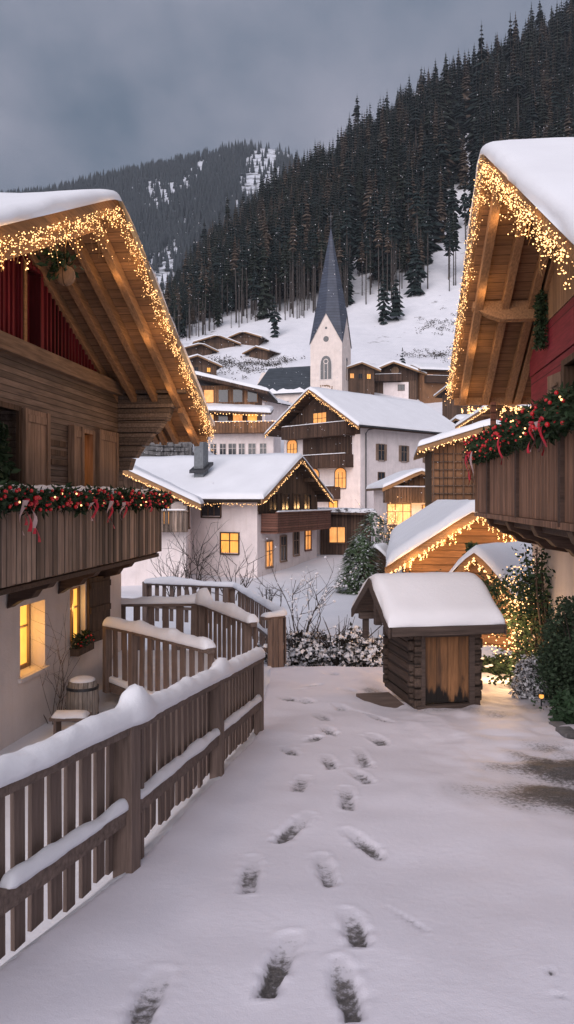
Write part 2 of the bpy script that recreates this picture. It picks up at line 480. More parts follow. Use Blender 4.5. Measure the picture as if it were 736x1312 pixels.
# overcast sky: zenith brighter than the horizon
zen = math_(t, 'ADD', math_(t, 'MULTIPLY', math_(t, 'POWER', zc, 1.6), 1.1), .9)
zz = N(t, 'ShaderNodeCombineXYZ')
for i in range(3): L(t, zen, zz.inputs[i])
cc = mixc(t, 1.0, cc, zz.outputs[0], 'MULTIPLY')
L(t, mixc(t, .93, sky.outputs[0], cc), bg.inputs[0]); bg.inputs[1].default_value = .10
L(t, bg.outputs[0], wo.inputs[0])

sl = bpy.data.lights.new('sun', 'SUN'); sl.energy = 2.15; sl.angle = R(60); sl.color = (1.0, .925, .95)
so = bpy.data.objects.new('sun', sl); COL.objects.link(so)
dirv = Vector((math.sin(R(SUN_AZ))*math.cos(R(SUN_EL)), math.cos(R(SUN_AZ))*math.cos(R(SUN_EL)), math.sin(R(SUN_EL))))
so.rotation_euler = (-dirv).to_track_quat('-Z', 'Y').to_euler()
def lamp(p, power, r=.25, col=(1.0, .56, .22)):
    l = bpy.data.lights.new('lamp', 'POINT'); l.energy = power; l.shadow_soft_size = r; l.color = col
    o = bpy.data.objects.new('lamp', l); COL.objects.link(o); o.location = p
    return o

# ------------------------------------------------------------------ ground
FENCE = [(-1.78, 1.2), (-1.27, 3.44), (-.948, 4.67), (-.315, 9.0)]
def fence_x(Y):
    if Y <= FENCE[0][1]: return FENCE[0][0]
    for (a, b) in zip(FENCE, FENCE[1:]):
        if Y <= b[1]: return a[0] + (b[0]-a[0])*(Y-a[1])/(b[1]-a[1])
    return -.33 + (Y-9.0)*-.004
def pathz(Y): return -1.7 - .106*Y
YK = [-40, 0, 16, 17.2, 20, 42, 50, 60, 80, 105, 130, 155, 180]
ZK = [1.0, -1.7, -3.40, -3.75, -4.15, -4.25, -3.75, -3.5, -2.6, 3.5, 13, 24, 36]
PXK = [-400, 0, 100, 160, 205, 250, 300, 400, 450, 500, 560, 640, 700, 800, 1100]
EK = [.12, .16, .175, .19, .225, .28, .32, .39, .418, .44, .475, .508, .54, .59, .66]
YR = 430.0
def hill(X, Y):
    p = CX + 1000*X/max(Y, 1)
    z180 = 36*float(np.interp(p, [-200, 150, 230, 600, 900], [.55, .85, 1, 1.06, 1.3]))
    if Y < 130: return None
    if Y < 180:
        z = float(np.interp(Y, YK, ZK)); k = (Y-130)/50
        return z*(1-k) + z*k*z180/36
    e = float(np.interp(p, PXK, EK))*YR
    if Y <= YR:
        k = (Y-180)/(YR-180)
        return z180 + (e-z180)*(k**1.0)
    return e - (Y-YR)*.35
def G(X, Y):
    """height of the ground"""
    if Y >= 130: z = hill(X, Y)
    else: z = float(np.interp(Y, YK, ZK))
    if Y > 60:
        k = min(1, (Y-60)/60)
        z += k*(2.2*noise.noise(Vector((X*.03, Y*.03, 4))) + .8*noise.noise(Vector((X*.11, Y*.11, 8))))
    elif Y > 18: z += .14*noise.noise(Vector((X*.25, Y*.25, 1)))
    if Y < 24:
        fx = fence_x(Y)
        if X < fx+.05:       # the bank beyond the fence falls to the lower house
            k = min(1, (fx+.05-X)/.9); k = k*k*(3-2*k)
            zl = -3.12 - .02*max(0, Y-8) if Y > 4 else -2.75 - .37*max(0, Y)/4
            z += (min(z-.05, zl)-z)*k if Y < 17 else (min(z, -3.9)-z)*k
        elif Y < 17: z -= .16
    return z

vs = []; fs = []
Yl = [-30, -12, -6] + list(np.arange(-3, 20, .35)) + list(np.geomspace(20, 60, 46)) + list(np.geomspace(61.5, 190, 70)) + list(np.geomspace(193, 470, 60)) + [520, 600]
ql = np.sign(np.linspace(-1, 1, 181))*np.abs(np.linspace(-1, 1, 181))**1.35*1.15
for Y in Yl:
    for q in ql:
        X = q*(max(Y, 0)+13); vs.append((X, Y, G(X, Y)))
nq = len(ql)
for i in range(len(Yl)-1):
    for j in range(nq-1):
        fs.append((i*nq+j, i*nq+j+1, (i+1)*nq+j+1, (i+1)*nq+j))
m, tt, b = nt('snowy_ground'); v = objc(tt)
n1 = noise_(tt, mapped(tt, v, (1, 1, 2)), .085, 9, .7); n2 = noise_(tt, v, .35, 8, .65)
spx = N(tt, 'ShaderNodeSeparateXYZ'); L(tt, v, spx.inputs[0])
far = ramp(tt, spx.outputs[1], 120, 200)
a = math_(tt, 'ADD', math_(tt, 'MULTIPLY', n1, .55), math_(tt, 'MULTIPLY', n2, .45))
patch = math_(tt, 'MULTIPLY', ramp(tt, a, .575, .625), math_(tt, 'MULTIPLY', far, .85))
c = mixc(tt, ramp(tt, noise_(tt, v, .5, 5), .3, .7), (.80, .79, .83), (.72, .72, .76))
c = mixc(tt, patch, c, (.06, .05, .042))
L(tt, c, b.inputs['Base Color']); b.inputs['Roughness'].default_value = .7
bump(tt, b, math_(tt, 'ADD', noise_(tt, v, 2.5, 8, .6), math_(tt, 'MULTIPLY', n2, 2)), .35, .08)
mb = MB(); mb.add(vs, fs); o = mb.build('ground', m, None, True); tag(o, kind='structure')

# the trodden snow path: fine sheet with footprints pressed in
FOOT = [  # far end, near end (photo), half width m, depth m, wear
 (375,1199,341,1270,.062,.060,1.0),(433,1232,453,1303,.060,.060,1.0),(445,1168,462,1210,.062,.055,1.0),(411,1090,424,1132,.060,.055,.95),
 (325,1094,318,1142,.060,.045,.85),(395,1042,357,1073,.062,.05,.85),(445,1060,486,1089,.060,.05,.8),(442,1008,447,1034,.066,.05,.9),
 (389,993,381,1014,.068,.05,.85),(450,985,475,1003,.066,.05,.8),(417,967,426,984,.07,.05,.85),(458,957,471,982,.068,.045,.7),
 (364,956,376,967,.085,.05,.8),(392,951,408,944,.085,.05,.8),(415,933,427,941,.085,.05,.8),(476,941,492,951,.09,.05,.85),
 (405,915,417,924,.10,.05,.8),(478,919,497,926,.10,.05,.8),(362,892,376,898,.11,.05,.8),(385,896,399,902,.11,.05,.8),
 (393,878,409,875,.12,.05,.75),(432,905,441,911,.10,.045,.6),(440,880,449,884,.12,.045,.6),(418,862,428,865,.13,.04,.5),(422,904,479,918,.05,.02,.25),(207,1246,175,1312,.066,.05,.9),(492,1156,549,1196,.018,.018,.55),
 (702,1246,708,1254,.02,.02,.9),(714,1278,718,1283,.02,.02,.9),(459,968,463,979,.05,.03,.4),(380,884,392,882,.08,.03,.35)]
def gpt(px, py):
    Y = 1.7/((py-HZ)/1000-.106); return np.array([(px-CX)/1000*Y, Y])
ys = np.concatenate([np.arange(-2, 2.4, .12), np.arange(2.4, 9, .022), np.arange(9, 17.8, .05)])
xs = np.concatenate([np.arange(-1.9, 1.9, .022), np.arange(1.9, 6.2, .06)])
XX, YY = np.meshgrid(xs, ys)
fx = np.vectorize(fence_x)(YY)
ZZ = -1.7 - .106*YY
nz = np.zeros_like(ZZ); nz2 = np.zeros_like(ZZ)
for i in range(0, ZZ.shape[0]):
    for j in range(0, ZZ.shape[1]):
        x, y = XX[i, j], YY[i, j]
        nz[i, j] = noise.noise((x*.7, y*.7, 3)); nz2[i, j] = noise.noise((x*2.6, y*2.0, 7))
nz3 = np.zeros_like(ZZ); nz4 = np.zeros_like(ZZ)
for i in range(0, ZZ.shape[0]):
    for j in range(0, ZZ.shape[1]):
        x, y = XX[i, j], YY[i, j]
        nz3[i, j] = noise.noise((x*13, y*13, 9)); nz4[i, j] = noise.noise((x*6, y*4, 5))
ZZ += .05*nz + .016*nz2 + .0045*nz4*(.5+nz)
# wind-blown ripples and trampled patches on the right of the path
rgt = np.clip((XX-1.1)/1.2, 0, 1)*np.clip((YY-5)/2, 0, 1)
ZZ += rgt*(.035*nz2+.022*nz4+.006*nz3)
wear = np.zeros_like(ZZ); dent = np.zeros_like(ZZ)
for (ax, ay, bx, by, w, d, we) in FOOT:
    A = gpt(ax, ay); B = gpt(bx, by); D = B-A; LL = np.hypot(*D)
    tt_ = np.clip(((XX-A[0])*D[0]+(YY-A[1])*D[1])/LL**2, 0, 1)
    px_, py_ = A[0]+tt_*D[0], A[1]+tt_*D[1]
    wob = 1+.30*noise.noise((ax, ay, 1)); w *= .80; d *= .8
    ww = w*(.85+.30*np.sin(tt_*math.pi*.9+.4))*wob
    r = np.hypot(XX-px_, YY-py_)/ww*(1+.22*nz2+.30*nz3)
    s = np.clip((1.3-r)/.75, 0, 1); s = s*s*(3-2*s)
    prof = .12+.88*np.clip(tt_*1.25, 0, 1)
    dent = np.maximum(dent, s*d*prof)
    rim = np.exp(-((r-1.55)/.35)**2)*.004*(1+2.5*nz3)
    ZZ += rim
    wear = np.maximum(wear, s*we*np.clip(.30+tt_*1.25, 0, 1)*(.95+.10*np.sin(tt_*34+nz4*6)+.35*nz4))
ZZ -= dent
# thawed and trodden ground by the wall on the right and round the little log hut
def blob(px, py, rx, ry, amt):
    c = gpt(px, py)
    return amt*np.clip(1.2-np.hypot((XX-c[0])/rx, (YY-c[1])/ry)+.55*nz2+.35*nz, 0, 1)
for bl in ((728,985,.75,1.3,1.15),(745,1015,.9,.9,1.15),(700,955,.45,.5,.7),(478,885,.42,.9,.75),(655,900,.5,.8,.55),(560,908,.9,.35,.55),(640,915,.4,.4,.6)):
    bb = blob(*bl); wear = np.maximum(wear, bb); ZZ -= .03*np.clip(bb, 0, .6)
slush = np.clip(blob(660,890,1.0,2.6,.95), 0, .9)
# edges dive under the neighbouring ground
ed = np.clip((fx+.02-XX)/.12, 0, 3); ZZ -= .22*ed
ed = np.clip((YY-15.6)/1.2, 0, 2); ZZ -= .34*ed**1.5
ny, nx = ZZ.shape
keep = XX > fx-.30
idx = np.arange(ny*nx).reshape(ny, nx)
q = np.stack([idx[:-1,:-1], idx[:-1,1:], idx[1:,1:], idx[1:,:-1]], -1)[keep[:-1,1:]]
me = bpy.data.meshes.new('snowy_path')
me.from_pydata(np.stack([XX, YY, ZZ], -1).reshape(-1, 3).tolist(), [], q.tolist())
for nm, arr in (('wear', wear), ('slush', slush)):
    at_ = me.attributes.new(nm, 'FLOAT', 'POINT'); at_.data.foreach_set('value', arr.reshape(-1).astype(np.float32))
me.polygons.foreach_set('use_smooth', [True]*len(me.polygons)); me.materials.append(M['path'])
tag(link('snowy_path', me), kind='structure')

# ------------------------------------------------------------------ far mountain
FPX = [-300, -60, 0, 60, 120, 180, 250, 300, 335, 362, 392, 430, 500, 600, 800]
FE = [.36, .388, .392, .398, .415, .428, .443, .456, .459, .456, .436, .41, .36, .3, .25]
def fhill(X, Y):
    p = CX + 1000*X/Y; e = float(np.interp(p, FPX, FE))*1400 - 12
    k = (Y-700)/700
    if Y > 1400: return e - (Y-1400)*.5
    return 120 + (e-120)*k + 26*noise.noise(Vector((X*.006, Y*.004, 2)))*math.sin(math.pi*k) + 9*noise.noise(Vector((X*.02, Y*.015, 6)))*math.sin(math.pi*k)
vs = []; fs = []; Yf = list(np.linspace(620, 1400, 60)) + [1450, 1600]; qf = np.linspace(-.75, .45, 110)
for Y in Yf:
    for qq in qf: vs.append((qq*Y, Y, fhill(qq*Y, Y)))
n = len(qf)
for i in range(len(Yf)-1):
    for j in range(n-1): fs.append((i*n+j, i*n+j+1, (i+1)*n+j+1, (i+1)*n+j))
mb = MB(); mb.add(vs, fs)
fm = snow_mat('far_mountain_ground', (.66, .68, .74), .02, patches=(.50, .62, (.07, .075, .075), .05))
o = mb.build('mountain', fm, None, True); tag(o, kind='structure')

# ------------------------------------------------------------------ conifers
def conifer(h, start, rmax, tiers, nb, seed, lean=.0):
    rd = random.Random(seed); tr = MB(); cr = MB()
    tr.tube([(0,0,-1.5),(0,0,h*.35),(lean,0,h*.7),(lean,0,h*.97)], [h*.0085, h*.0072, h*.0050, h*.0015], 5)
    for k in range(int(h*start*.9)):              # dead branch stubs on the bare trunk
        z = rd.uniform(.12, start+.05)*h; a = rd.uniform(0, 6.28); l = rd.uniform(.4, 1.5)
        tr.tube([(0,0,z),(math.cos(a)*l, math.sin(a)*l, z-l*.25)], [.045, .012], 3, False)
    for i in range(tiers):
        u = i/(tiers-1); z = h*(start + (1-start)*u**.92)
        r = (rmax*((1-u)**.85)*(.35+.65*min(1, u*4+.35))+.12)*rd.uniform(.62, 1.25)
        off = rd.uniform(0, 6.28)
        for k in range(nb):
            if rd.random() < .12: continue
            a = off + 6.283*k/nb + rd.uniform(-.3, .3); l = r*rd.uniform(.6, 1.2)
            dx, dy = math.cos(a), math.sin(a); w = l*rd.uniform(.28, .42); dr = -l*rd.uniform(.25, .55)
            x0 = lean*min(1, max(0, (z/h-.35)/.35))
            root = (x0, 0, z+.25*l); tip = (x0+dx*l, dy*l, z+dr)
            mid = Vector((x0+dx*l*.55, dy*l*.55, z+.05*l+dr*.35))
            s = Vector((-dy, dx, 0))*w
            cr.add([root, mid+s-Vector((0,0,.22*l)), tip, mid-s-Vector((0,0,.22*l)), mid+Vector((0,0,.12*l))],
                   [(0,1,4),(1,2,4),(2,3,4),(3,0,4)])
    cr.add([(lean-.12,0,h*.93),(lean+.12,0,h*.93),(lean,.12,h*.93),(lean,0,h*1.03)], [(0,1,3),(1,2,3),(2,0,3)])
    return tr, cr

TREES = []
def forest_tree(i):
    st = (.06, .10, .16, .24, .32, .40, .48, .55, .62, .68, .80)[i]
    return conifer(25*(.86+.07*(i % 5)), st, (3.9, 3.4, 3.5, 2.9, 3.0, 2.5, 2.6, 2.1, 2.0, 1.8, .9)[i], (24,22,21,20,19,18,16,14,13,11,7)[i], 7, 100+i, .3*((i % 3)-1))
tmpl = [forest_tree(i) for i in range(11)]
spots = []
rd = random.Random(5); tries = 0
while len(spots) < 6000 and tries < 90000:
    tries += 1
    Y = 186 + 256*rd.random()**.85; p = rd.uniform(203, 785); X = (p-CX)/1000*Y
    lo = float(np.interp(p, [175, 230, 300, 350, 400, 480, 560, 640, 785], [188, 184, 196, 199, 196, 201, 199, 197, 196]))
    if Y < lo: continue
    d = noise.noise(Vector((X*.035, Y*.02, 11)))
    dens = 1.0
    if Y < lo+50: dens = .65 + .35*(Y-lo)/50
    if d > .22: dens *= .42
    # clearings: the steep snow strip and the avalanche lane
    if abs(p-(590+(Y-300)*.08)+8*noise.noise(Vector((Y*.03, 3, 1)))) < 21 and 215 < Y < 405: dens *= .05
    if 535 < p < 650 and Y < 285: dens *= .45
    if abs(p-460) < 12 and Y < 290: dens *= .08
    if 470 < p < 600 and Y < 300: dens *= .62
    if rd.random() > dens: continue
    spots.append((Y, X, (min(10, int(max(0, 10.9-(Y-lo)/3.6*rd.uniform(.5, 1.6)))) if rd.random() < .85 else rd.randrange(11)), rd.uniform(.62, 1.0)*(1+.3*(rd.random() < .3))*(.82+.30*min(1, (Y-190)/150))*(.55+.45*min(1, max(0, (p-205)/120)))*(1+.35*min(1, max(0, (p-430)/120))*min(1, max(0, (Y-270)/80))), rd.uniform(0, 6.28), rd.random()))
spots.sort()
vis = [s for s in spots if -6 < CX+1000*s[1]/s[0] < 742]
solo = set(id(s) for s in vis[:290])
mcrown = []
for i, (col, nm) in enumerate((((.013,.023,.022),'dark_needles'), ((.022,.030,.022),'olive_needles'), ((.085,.062,.045),'brown_larch_twigs'))):
    mm = leafmat('forest_'+nm, col, .5, snow=.17, sc=1.3); mcrown.append(mm)
mtrunk = plain('forest_trunk', (.062, .052, .047), .9, var=.4, sc=1.5)
TM = []
for tr, cr in tmpl:
    a = tr.mesh('trunk'); a.materials.append(mtrunk); row = []
    for mm in mcrown:
        c_ = cr.mesh('crown'); c_.materials.append(mm); row.append(c_)
    TM.append((a, row))
def kind_of(u): return 2 if u < .19 else (1 if u < .45 else 0)
GL = ('tall dark spruce with bare lower trunk at the foot of the forested slope', 'tall olive green spruce with bare lower trunk at the foot of the forested slope', 'tall bare brown larch at the foot of the forested slope')
mass = [ [[], [], 0], [[], [], 0], [[], [], 0], [[], [], 0] ]
for s in spots:
    Y, X, k, sc, rz, u = s
    z = G(X, Y) - .5; kd = kind_of(u)
    if id(s) in solo:
        r_ = thing('forest_tree', GL[kd], 'tree', (X, Y, z), rz, ('dark spruces in the forest edge','olive spruces in the forest edge','brown larches in the forest edge')[kd])
        r_.scale = (sc, sc, sc*1.03)
        link('trunk', TM[k][0], r_); link('crown', TM[k][1][kd], r_)
    else:
        cs, sn = math.cos(rz)*sc, math.sin(rz)*sc
        for mbx, slot in ((tmpl[k][0], 3), (tmpl[k][1], kd)):
            vv = mbx.arr if hasattr(mbx, 'arr') else None
            if vv is None:
                mbx.arr = vv = np.array(mbx.v)
                mbx.fa = mbx.f
            w_ = np.stack([vv[:,0]*cs-vv[:,1]*sn+X, vv[:,0]*sn+vv[:,1]*cs+Y, vv[:,2]*sc+z], -1)
            ms = mass[slot]; o_ = ms[2]
            ms[0].append(w_); ms[1].append((mbx, o_)); ms[2] += len(w_)
def mass_mesh(name, sets, mats):
    V = []; loops = []; tot = []; mi = []; base = 0
    for k, ms in enumerate(sets):
        V += ms[0]
        for mbx, o_ in ms[1]:
            if not hasattr(mbx, 'fl'):
                mbx.fl = np.array([i for f in mbx.f for i in f]); mbx.ft = np.array([len(f) for f in mbx.f])
            loops.append(mbx.fl+o_+base); tot.append(mbx.ft); mi.append(np.full(len(mbx.ft), k))
        base += ms[2]
    V = np.concatenate(V); loops = np.concatenate(loops); tot = np.concatenate(tot); mi = np.concatenate(mi)
    me = bpy.data.meshes.new(name); me.vertices.add(len(V)); me.vertices.foreach_set('co', V.reshape(-1).astype(np.float32))
    me.loops.add(len(loops)); me.loops.foreach_set('vertex_index', loops.astype(np.int32))
    me.polygons.add(len(tot)); st = np.concatenate([[0], np.cumsum(tot)[:-1]])
    me.polygons.foreach_set('loop_start', st.astype(np.int32))
    for m_ in mats: me.materials.append(m_)
    me.polygons.foreach_set('material_index', mi.astype(np.int32))
    me.update(calc_edges=True); me.validate()
    return me
o = link('forest', mass_mesh('forest', mass, mcrown+[mtrunk]))
tag(o, 'dense dark conifer forest covering the steep slope above the village', 'forest', kind='stuff')

# distant wood on the far mountain: small pointed trees in one mass
tiny = MB()
for (za, zb, r) in ((2, 12, 4.2), (7, 18, 3.3), (13, 25, 2.2)):
    for k in range(5):
        a = 6.283*k/5+za; b_ = 6.283*(k+1)/5+za
        tiny.add([(math.cos(a)*r, math.sin(a)*r, za), (math.cos(b_)*r, math.sin(b_)*r, za), (0, 0, zb)], [(0,1,2)])
tiny.tube([(0,0,-2),(0,0,8)], .5, 3)
tiny.arr = np.array(tiny.v)
ms = [[], [], 0]; rd = random.Random(9); cnt = 0; tries = 0
while cnt < 16500 and tries < 120000:
    tries += 1
    Y = 760 + 650*rd.random()**.8; p = rd.uniform(-260, 470); X = (p-CX)/1000*Y
    d = noise.noise(Vector((X*.012, Y*.010, 21))); d2 = noise.noise(Vector((X*.03, Y*.004, 2)))
    dens = .95
    if p > 190: dens = .92 if noise.noise(Vector((X*.016+3, Y*.0045, 5))) < .12 else .16
    if p > 318 and Y > 1150: dens *= .6
    if rd.random() > dens: continue
    sc = rd.uniform(.55, .95); z = fhill(X, Y)-1; rz = rd.uniform(0, 6.28); cs, sn = math.cos(rz)*sc, math.sin(rz)*sc
    vv = tiny.arr
    ms[0].append(np.stack([vv[:,0]*cs-vv[:,1]*sn+X, vv[:,0]*sn+vv[:,1]*cs+Y, vv[:,2]*sc+z], -1)); ms[1].append((tiny, ms[2])); ms[2] += len(vv); cnt += 1
o = link('distant_forest', mass_mesh('distant_forest', [ms], [leafmat('distant_needles', (.028,.036,.041), .4, snow=.22, sc=.2)]))
tag(o, 'far conifer wood covering the snowy mountain behind the valley', 'forest', kind='stuff')

# drifting snowflakes
mb = MB(); rd = random.Random(3)
for i in range(1800):
    Y = rd.uniform(14, 70); p = rd.uniform(60, 800); y_ = rd.uniform(max(60, 400-(p-60)*.62), 640)
    q_ = at(p, y_, Y); mb.octa(q_, rd.uniform(.005, .017)*(Y/40+.35))
o = mb.build('falling_snow', M['flake']); tag(o, 'sparse white snowflakes drifting in the air above the village', 'snowflakes', kind='stuff')
# ------------------------------------------------------------------ lights in strings
_bm = MB().ball((0,0,0), 1, 6, 4).mesh('light_bulb', True); _bm.materials.append(M['bulb'])
def light_curtain(name, label, lines, group=None, n=300, drop=.45, solo=46, r=(.011, .017), spread=.05, seed=0, clump=True, wire=True):
    """strings of warm bulbs hanging from lines [(p,q)] in world space"""
    rd = random.Random(seed); root = thing(name, label, 'string lights', lines[0][0], 0, group); c0 = Vector(lines[0][0])
    tot = sum((Vector(b)-Vector(a)).length for a, b in lines); w = MB(); mb = MB(); pts = []
    for a, b in lines:
        a, b = Vector(a)-c0, Vector(b)-c0; ln = (b-a).length; k = int(n*ln/tot)
        if wire: w.tube([a.lerp(b, i/8) + Vector((0, 0, -.015*(i % 2))) for i in range(9)], .006, 4)
        strands = max(3, int(ln/.085)) if drop > .05 else 0
        for i in range(strands):
            p = a.lerp(b, (i+rd.random())/strands); ll = drop*rd.choice((.3, .45, .6, .8, 1, .55))*rd.uniform(.7, 1.1)
            q = [p]; m_ = max(2, int(ll/.07))
            for j in range(m_): q.append(q[-1] + Vector((rd.gauss(0, .022), rd.gauss(0, .022), -ll/m_)))
            if wire: w.tube(q, .0035, 3, False)
            for z in range(max(1, int(k/strands+rd.random()))):
                f = rd.random()**1.25*(len(q)-1.01); i0 = int(f); pts.append(q[i0].lerp(q[i0+1], f-i0) + Vector((rd.gauss(0, spread*.5), rd.gauss(0, spread*.5), rd.gauss(0, .012))))
        if strands == 0:
            for i in range(k): pts.append(a.lerp(b, (i+.5)/k) + Vector((rd.gauss(0, spread), rd.gauss(0, spread), rd.gauss(0, spread))))
    if wire: w.build('wire', M['wire'], root)
    rd.shuffle(pts); sizes = [rd.uniform(*r)*(1.25 if rd.random() < .15 else 1) for _ in pts]
    for p, s in list(zip(pts, sizes))[:solo]:
        o = link('light_bulb', _bm, root); o.location = p; o.scale = (s*1.15,)*3
    for p, s in list(zip(pts, sizes))[solo:]: mb.octa(p, s*1.2)
    if mb.v: o = mb.build('bulbs', M['bulb'], root); o['kind'] = 'stuff'
    return root

_berry = MB().ball((0,0,0), 1, 8, 6).mesh('bauble', True); _berry.materials.append(M['berry'])
def garland(label, pts, rad, leaves, berries, ribbons, lights=14, seed=0, name='garland', leafsize=.10):
    """evergreen rope along world points with red baubles, ribbons and a few warm bulbs"""
    rd = random.Random(seed); random.seed(seed+50)
    root = thing(name, label, 'garland', pts[0]); c0 = Vector(pts[0]); P = [Vector(p)-c0 for p in pts]
    seg = [(P[i+1]-P[i]).length for i in range(len(P)-1)]; T = sum(seg)
    def along(d):
        k = 0
        while k < len(seg)-1 and d > seg[k]: d -= seg[k]; k += 1
        return P[k].lerp(P[k+1], min(1, d/seg[k]))
    mb = MB(); g = MB()
    mb.tube([along(T*i/40) for i in range(41)], [rad*.35*(1+.3*rd.random()) for _ in range(41)], 6)
    for i in range(leaves):
        d = rd.uniform(0, T); rr = rad*(1+.30*noise.noise(Vector((d*1.8, seed, 0)))); a = rd.uniform(0, 6.283); q = rr*rd.random()**.5
        dr = rd.gauss(0, 1)
        mb.leaf(along(d) + Vector((math.cos(a)*q*.9, math.cos(a)*q*.6, math.sin(a)*q)), leafsize, None, .38)
    mb.build('foliage', M['fir'], root)
    for i in range(berries):
        d = T*(i+rd.random())/berries; a = rd.uniform(-.9, 3.6); o = link('bauble', _berry, root)
        side = Vector(ribbons['out'])
        o.location = along(d) + side*rad*rd.uniform(.55, 1.05) + Vector((0, 0, rd.uniform(-.8, .9)*rad)); s = rd.choice((.011, .014, .018, .022, .027)); o.scale = (s, s, s)
    for i in range(lights):
        o = link('light_bulb', _bm, root); o.location = along(rd.uniform(0, T)) + Vector(ribbons['out'])*rad*.8 + Vector((0, 0, rd.uniform(-.7, .7)*rad)); o.scale = (.012,)*3
    for (d, ln, kind) in ribbons['at']:
        ln *= 1.1
        side = Vector(ribbons['out']); al = (along(min(T, d+.1))-along(max(0, d-.1))).normalized(); p0 = along(d) + side*(rad*.85); w = .05 if kind == 'red' else .075
        for sgn in ((-1, 1) if kind == 'red' else (1,)):
            mb = MB(); n_ = 7; prev = None; ph = rd.uniform(0, 6)
            for j in range(n_+1):
                f = j/n_; cen = p0 + Vector((0, 0, -rad*.2-ln*f*(1 if sgn > 0 else .8))) + al*(sgn*.05*f*(1 if kind == 'red' else 0)+.015*math.sin(f*7+ph)) + side*(.03*math.sin(f*5+ph)+.005*sgn)
                ww = w*.5*(1-.35*math.sin(f*3.1)) ; tw = math.sin(f*4+ph)*.5
                cur = [cen+al*ww*math.cos(tw)+side*ww*math.sin(tw), cen-al*ww*math.cos(tw)-side*ww*math.sin(tw)]
                if prev:
                    o_ = .004*side
                    mb.add([prev[0], prev[1], cur[1], cur[0]], [(0,1,2,3)])
                    mb.add([prev[0]-o_, prev[1]-o_, cur[1]-o_, cur[0]-o_], [(3,2,1,0)])
                prev = cur
            mb.build('ribbon', M['ribbon'] if kind == 'red' else M['gauze'], root, True)
        if kind == 'red':
            mb = MB()
            for sgn in ():
                c_ = p0 + al*sgn*.055 + Vector((0, 0, -rad*.15)); mb.ball(c_, .05, 8, 6, (1, 1, .6))
            mb.ball(p0+Vector((0, 0, -rad*.15)), .03, 8, 6, (1.3,1,.8)); mb.build('bow', M['ribbon'], root, True)
    return root

# ------------------------------------------------------------------ chalet on the left
phi = math.atan(.132); LC = thing('chalet', 'large red and brown wooden chalet with garlanded balcony above a white lower wall', 'house', (-4.9, 0, 0), R(90)-phi)
lw = lambda x, y, z: wpos(LC, (x, y, z))
XR, ZR, SL, YV = 10.27, 3.85, .466, -1.388
XA, XB, TH = 5.02, 15.52, .20
under = lambda x: ZR - TH - SL*abs(x-XR)
gable_roof(LC, XA, XB, XR, ZR, SL, SL, YV, 7.0, TH, .15, seed=1, lump=.14, step=.3, board=.17)
mb = MB(); # small fascia along the far eave
mb.box(XB-.07, XB+.03, YV+.06, 6.9, ZR-SL*5.25-.28, ZR-SL*5.25-.03); mb.build('eave_board', M['rafter'], LC)
for yy in (-1.15, -.78, -.40, .0-.06):
    r = MB()
    for sgn in (-1, 1):
        e = XR + sgn*5.15
        r.prism([(XR, yy, ZR-TH-.005), (e, yy, under(e)-.005), (e, yy, under(e)-.17), (XR, yy, ZR-TH-.19)], (0, .10, 0))
    r.build('rafter', M['rafter'], LC, bevel=.006)
# lower plastered wall with deep window openings
HW1 = (10.43, 11.18, -2.36, -1.42); HW2 = (12.06, 12.66, -2.28, -1.36)
fn = lambda u, d, z: (u, d, z)
wall_holes(6.0, 14.35, -4.6, -.95, [HW1, HW2], fn, .30).build('wall', M['white'], LC)
mb = MB(); mb.box(14.0, 14.30, .31, 8, -4.6, -.95); mb.box(6.05, 6.4, .31, 8, -4.6, 1.0); mb.build('end_wall', M['white'], LC)
def lit_window(root, h, depth, mat, fm, name='window'):
    f_ = MB(); a, b, c, d = h; w = .055
    f_.box(a, a+w, depth-.06, depth, c, d); f_.box(b-w, b, depth-.06, depth, c, d); f_.box(a+w, b-w, depth-.06, depth, d-w, d); f_.box(a+w, b-w, depth-.06, depth, c, c+w)
    mx = (a+b)/2; f_.box(mx-.03, mx+.03, depth-.055, depth, c+w, d-w)
    mz = c+(d-c)*.62; f_.box(a+w, mx-.03, depth-.045, depth-.01, mz-.015, mz+.015); f_.box(mx+.03, b-w, depth-.045, depth-.01, mz-.015, mz+.015)
    o = f_.build(name, M[fm], root, bevel=.004)
    p = MB(); p.box(a+w*.5, b-w*.5, depth-.022, depth-.014, c+w*.5, d-w*.5); p.build('pane', M[mat], o)
    return o
lit_window(LC, HW1, .27, 'lit_strong', 'shutter')
lit_window(LC, HW2, .14, 'lit_strong', 'shutter')
l_ = lamp(lw(10.75, .10, -1.8), 5, .06, (1, .56, .15)); l_ = lamp(lw(12.36, .03, -1.7), 1.6, .06, (1, .60, .18))
mb = MB(); mb.box(10.36, 11.25, -.05, .1, -2.42, -2.365); mb.build('window_sill', M['white'], LC, bevel=.006)
mb = MB()
mb.prism([(12.70, -.05, -2.33), (13.36, -.16, -2.33), (13.36, -.16, -1.27), (12.70, -.05, -1.27)], (.008, .05, 0))
for zc in (-2.2, -1.8, -1.4): mb.prism([(12.72, -.057, zc-.05), (13.34, -.165, zc-.05), (13.34, -.165, zc+.05), (12.72, -.057, zc+.05)], (-.003, -.02, 0))
mb.build('shutter', M['shutterdark'], LC, bevel=.004)
mb = MB(); random.seed(3); mb.box(12.04, 12.68, -.14, -.005, -2.40, -2.29)
ob = mb.build('flower_box', M['shutterdark'], LC)
mb = MB()
for i in range(240): mb.leaf((random.uniform(12.03, 12.68), random.uniform(-.15, .0), random.uniform(-2.30, -2.10)), .08)
mb.build('foliage', M['fir'], ob)
for i in range(14):
    o = link('berry', _berry, ob); o.location = (random.uniform(12.05, 12.66), random.uniform(-.17, -.1), random.uniform(-2.28, -2.12)); o.scale = (.016,)*3
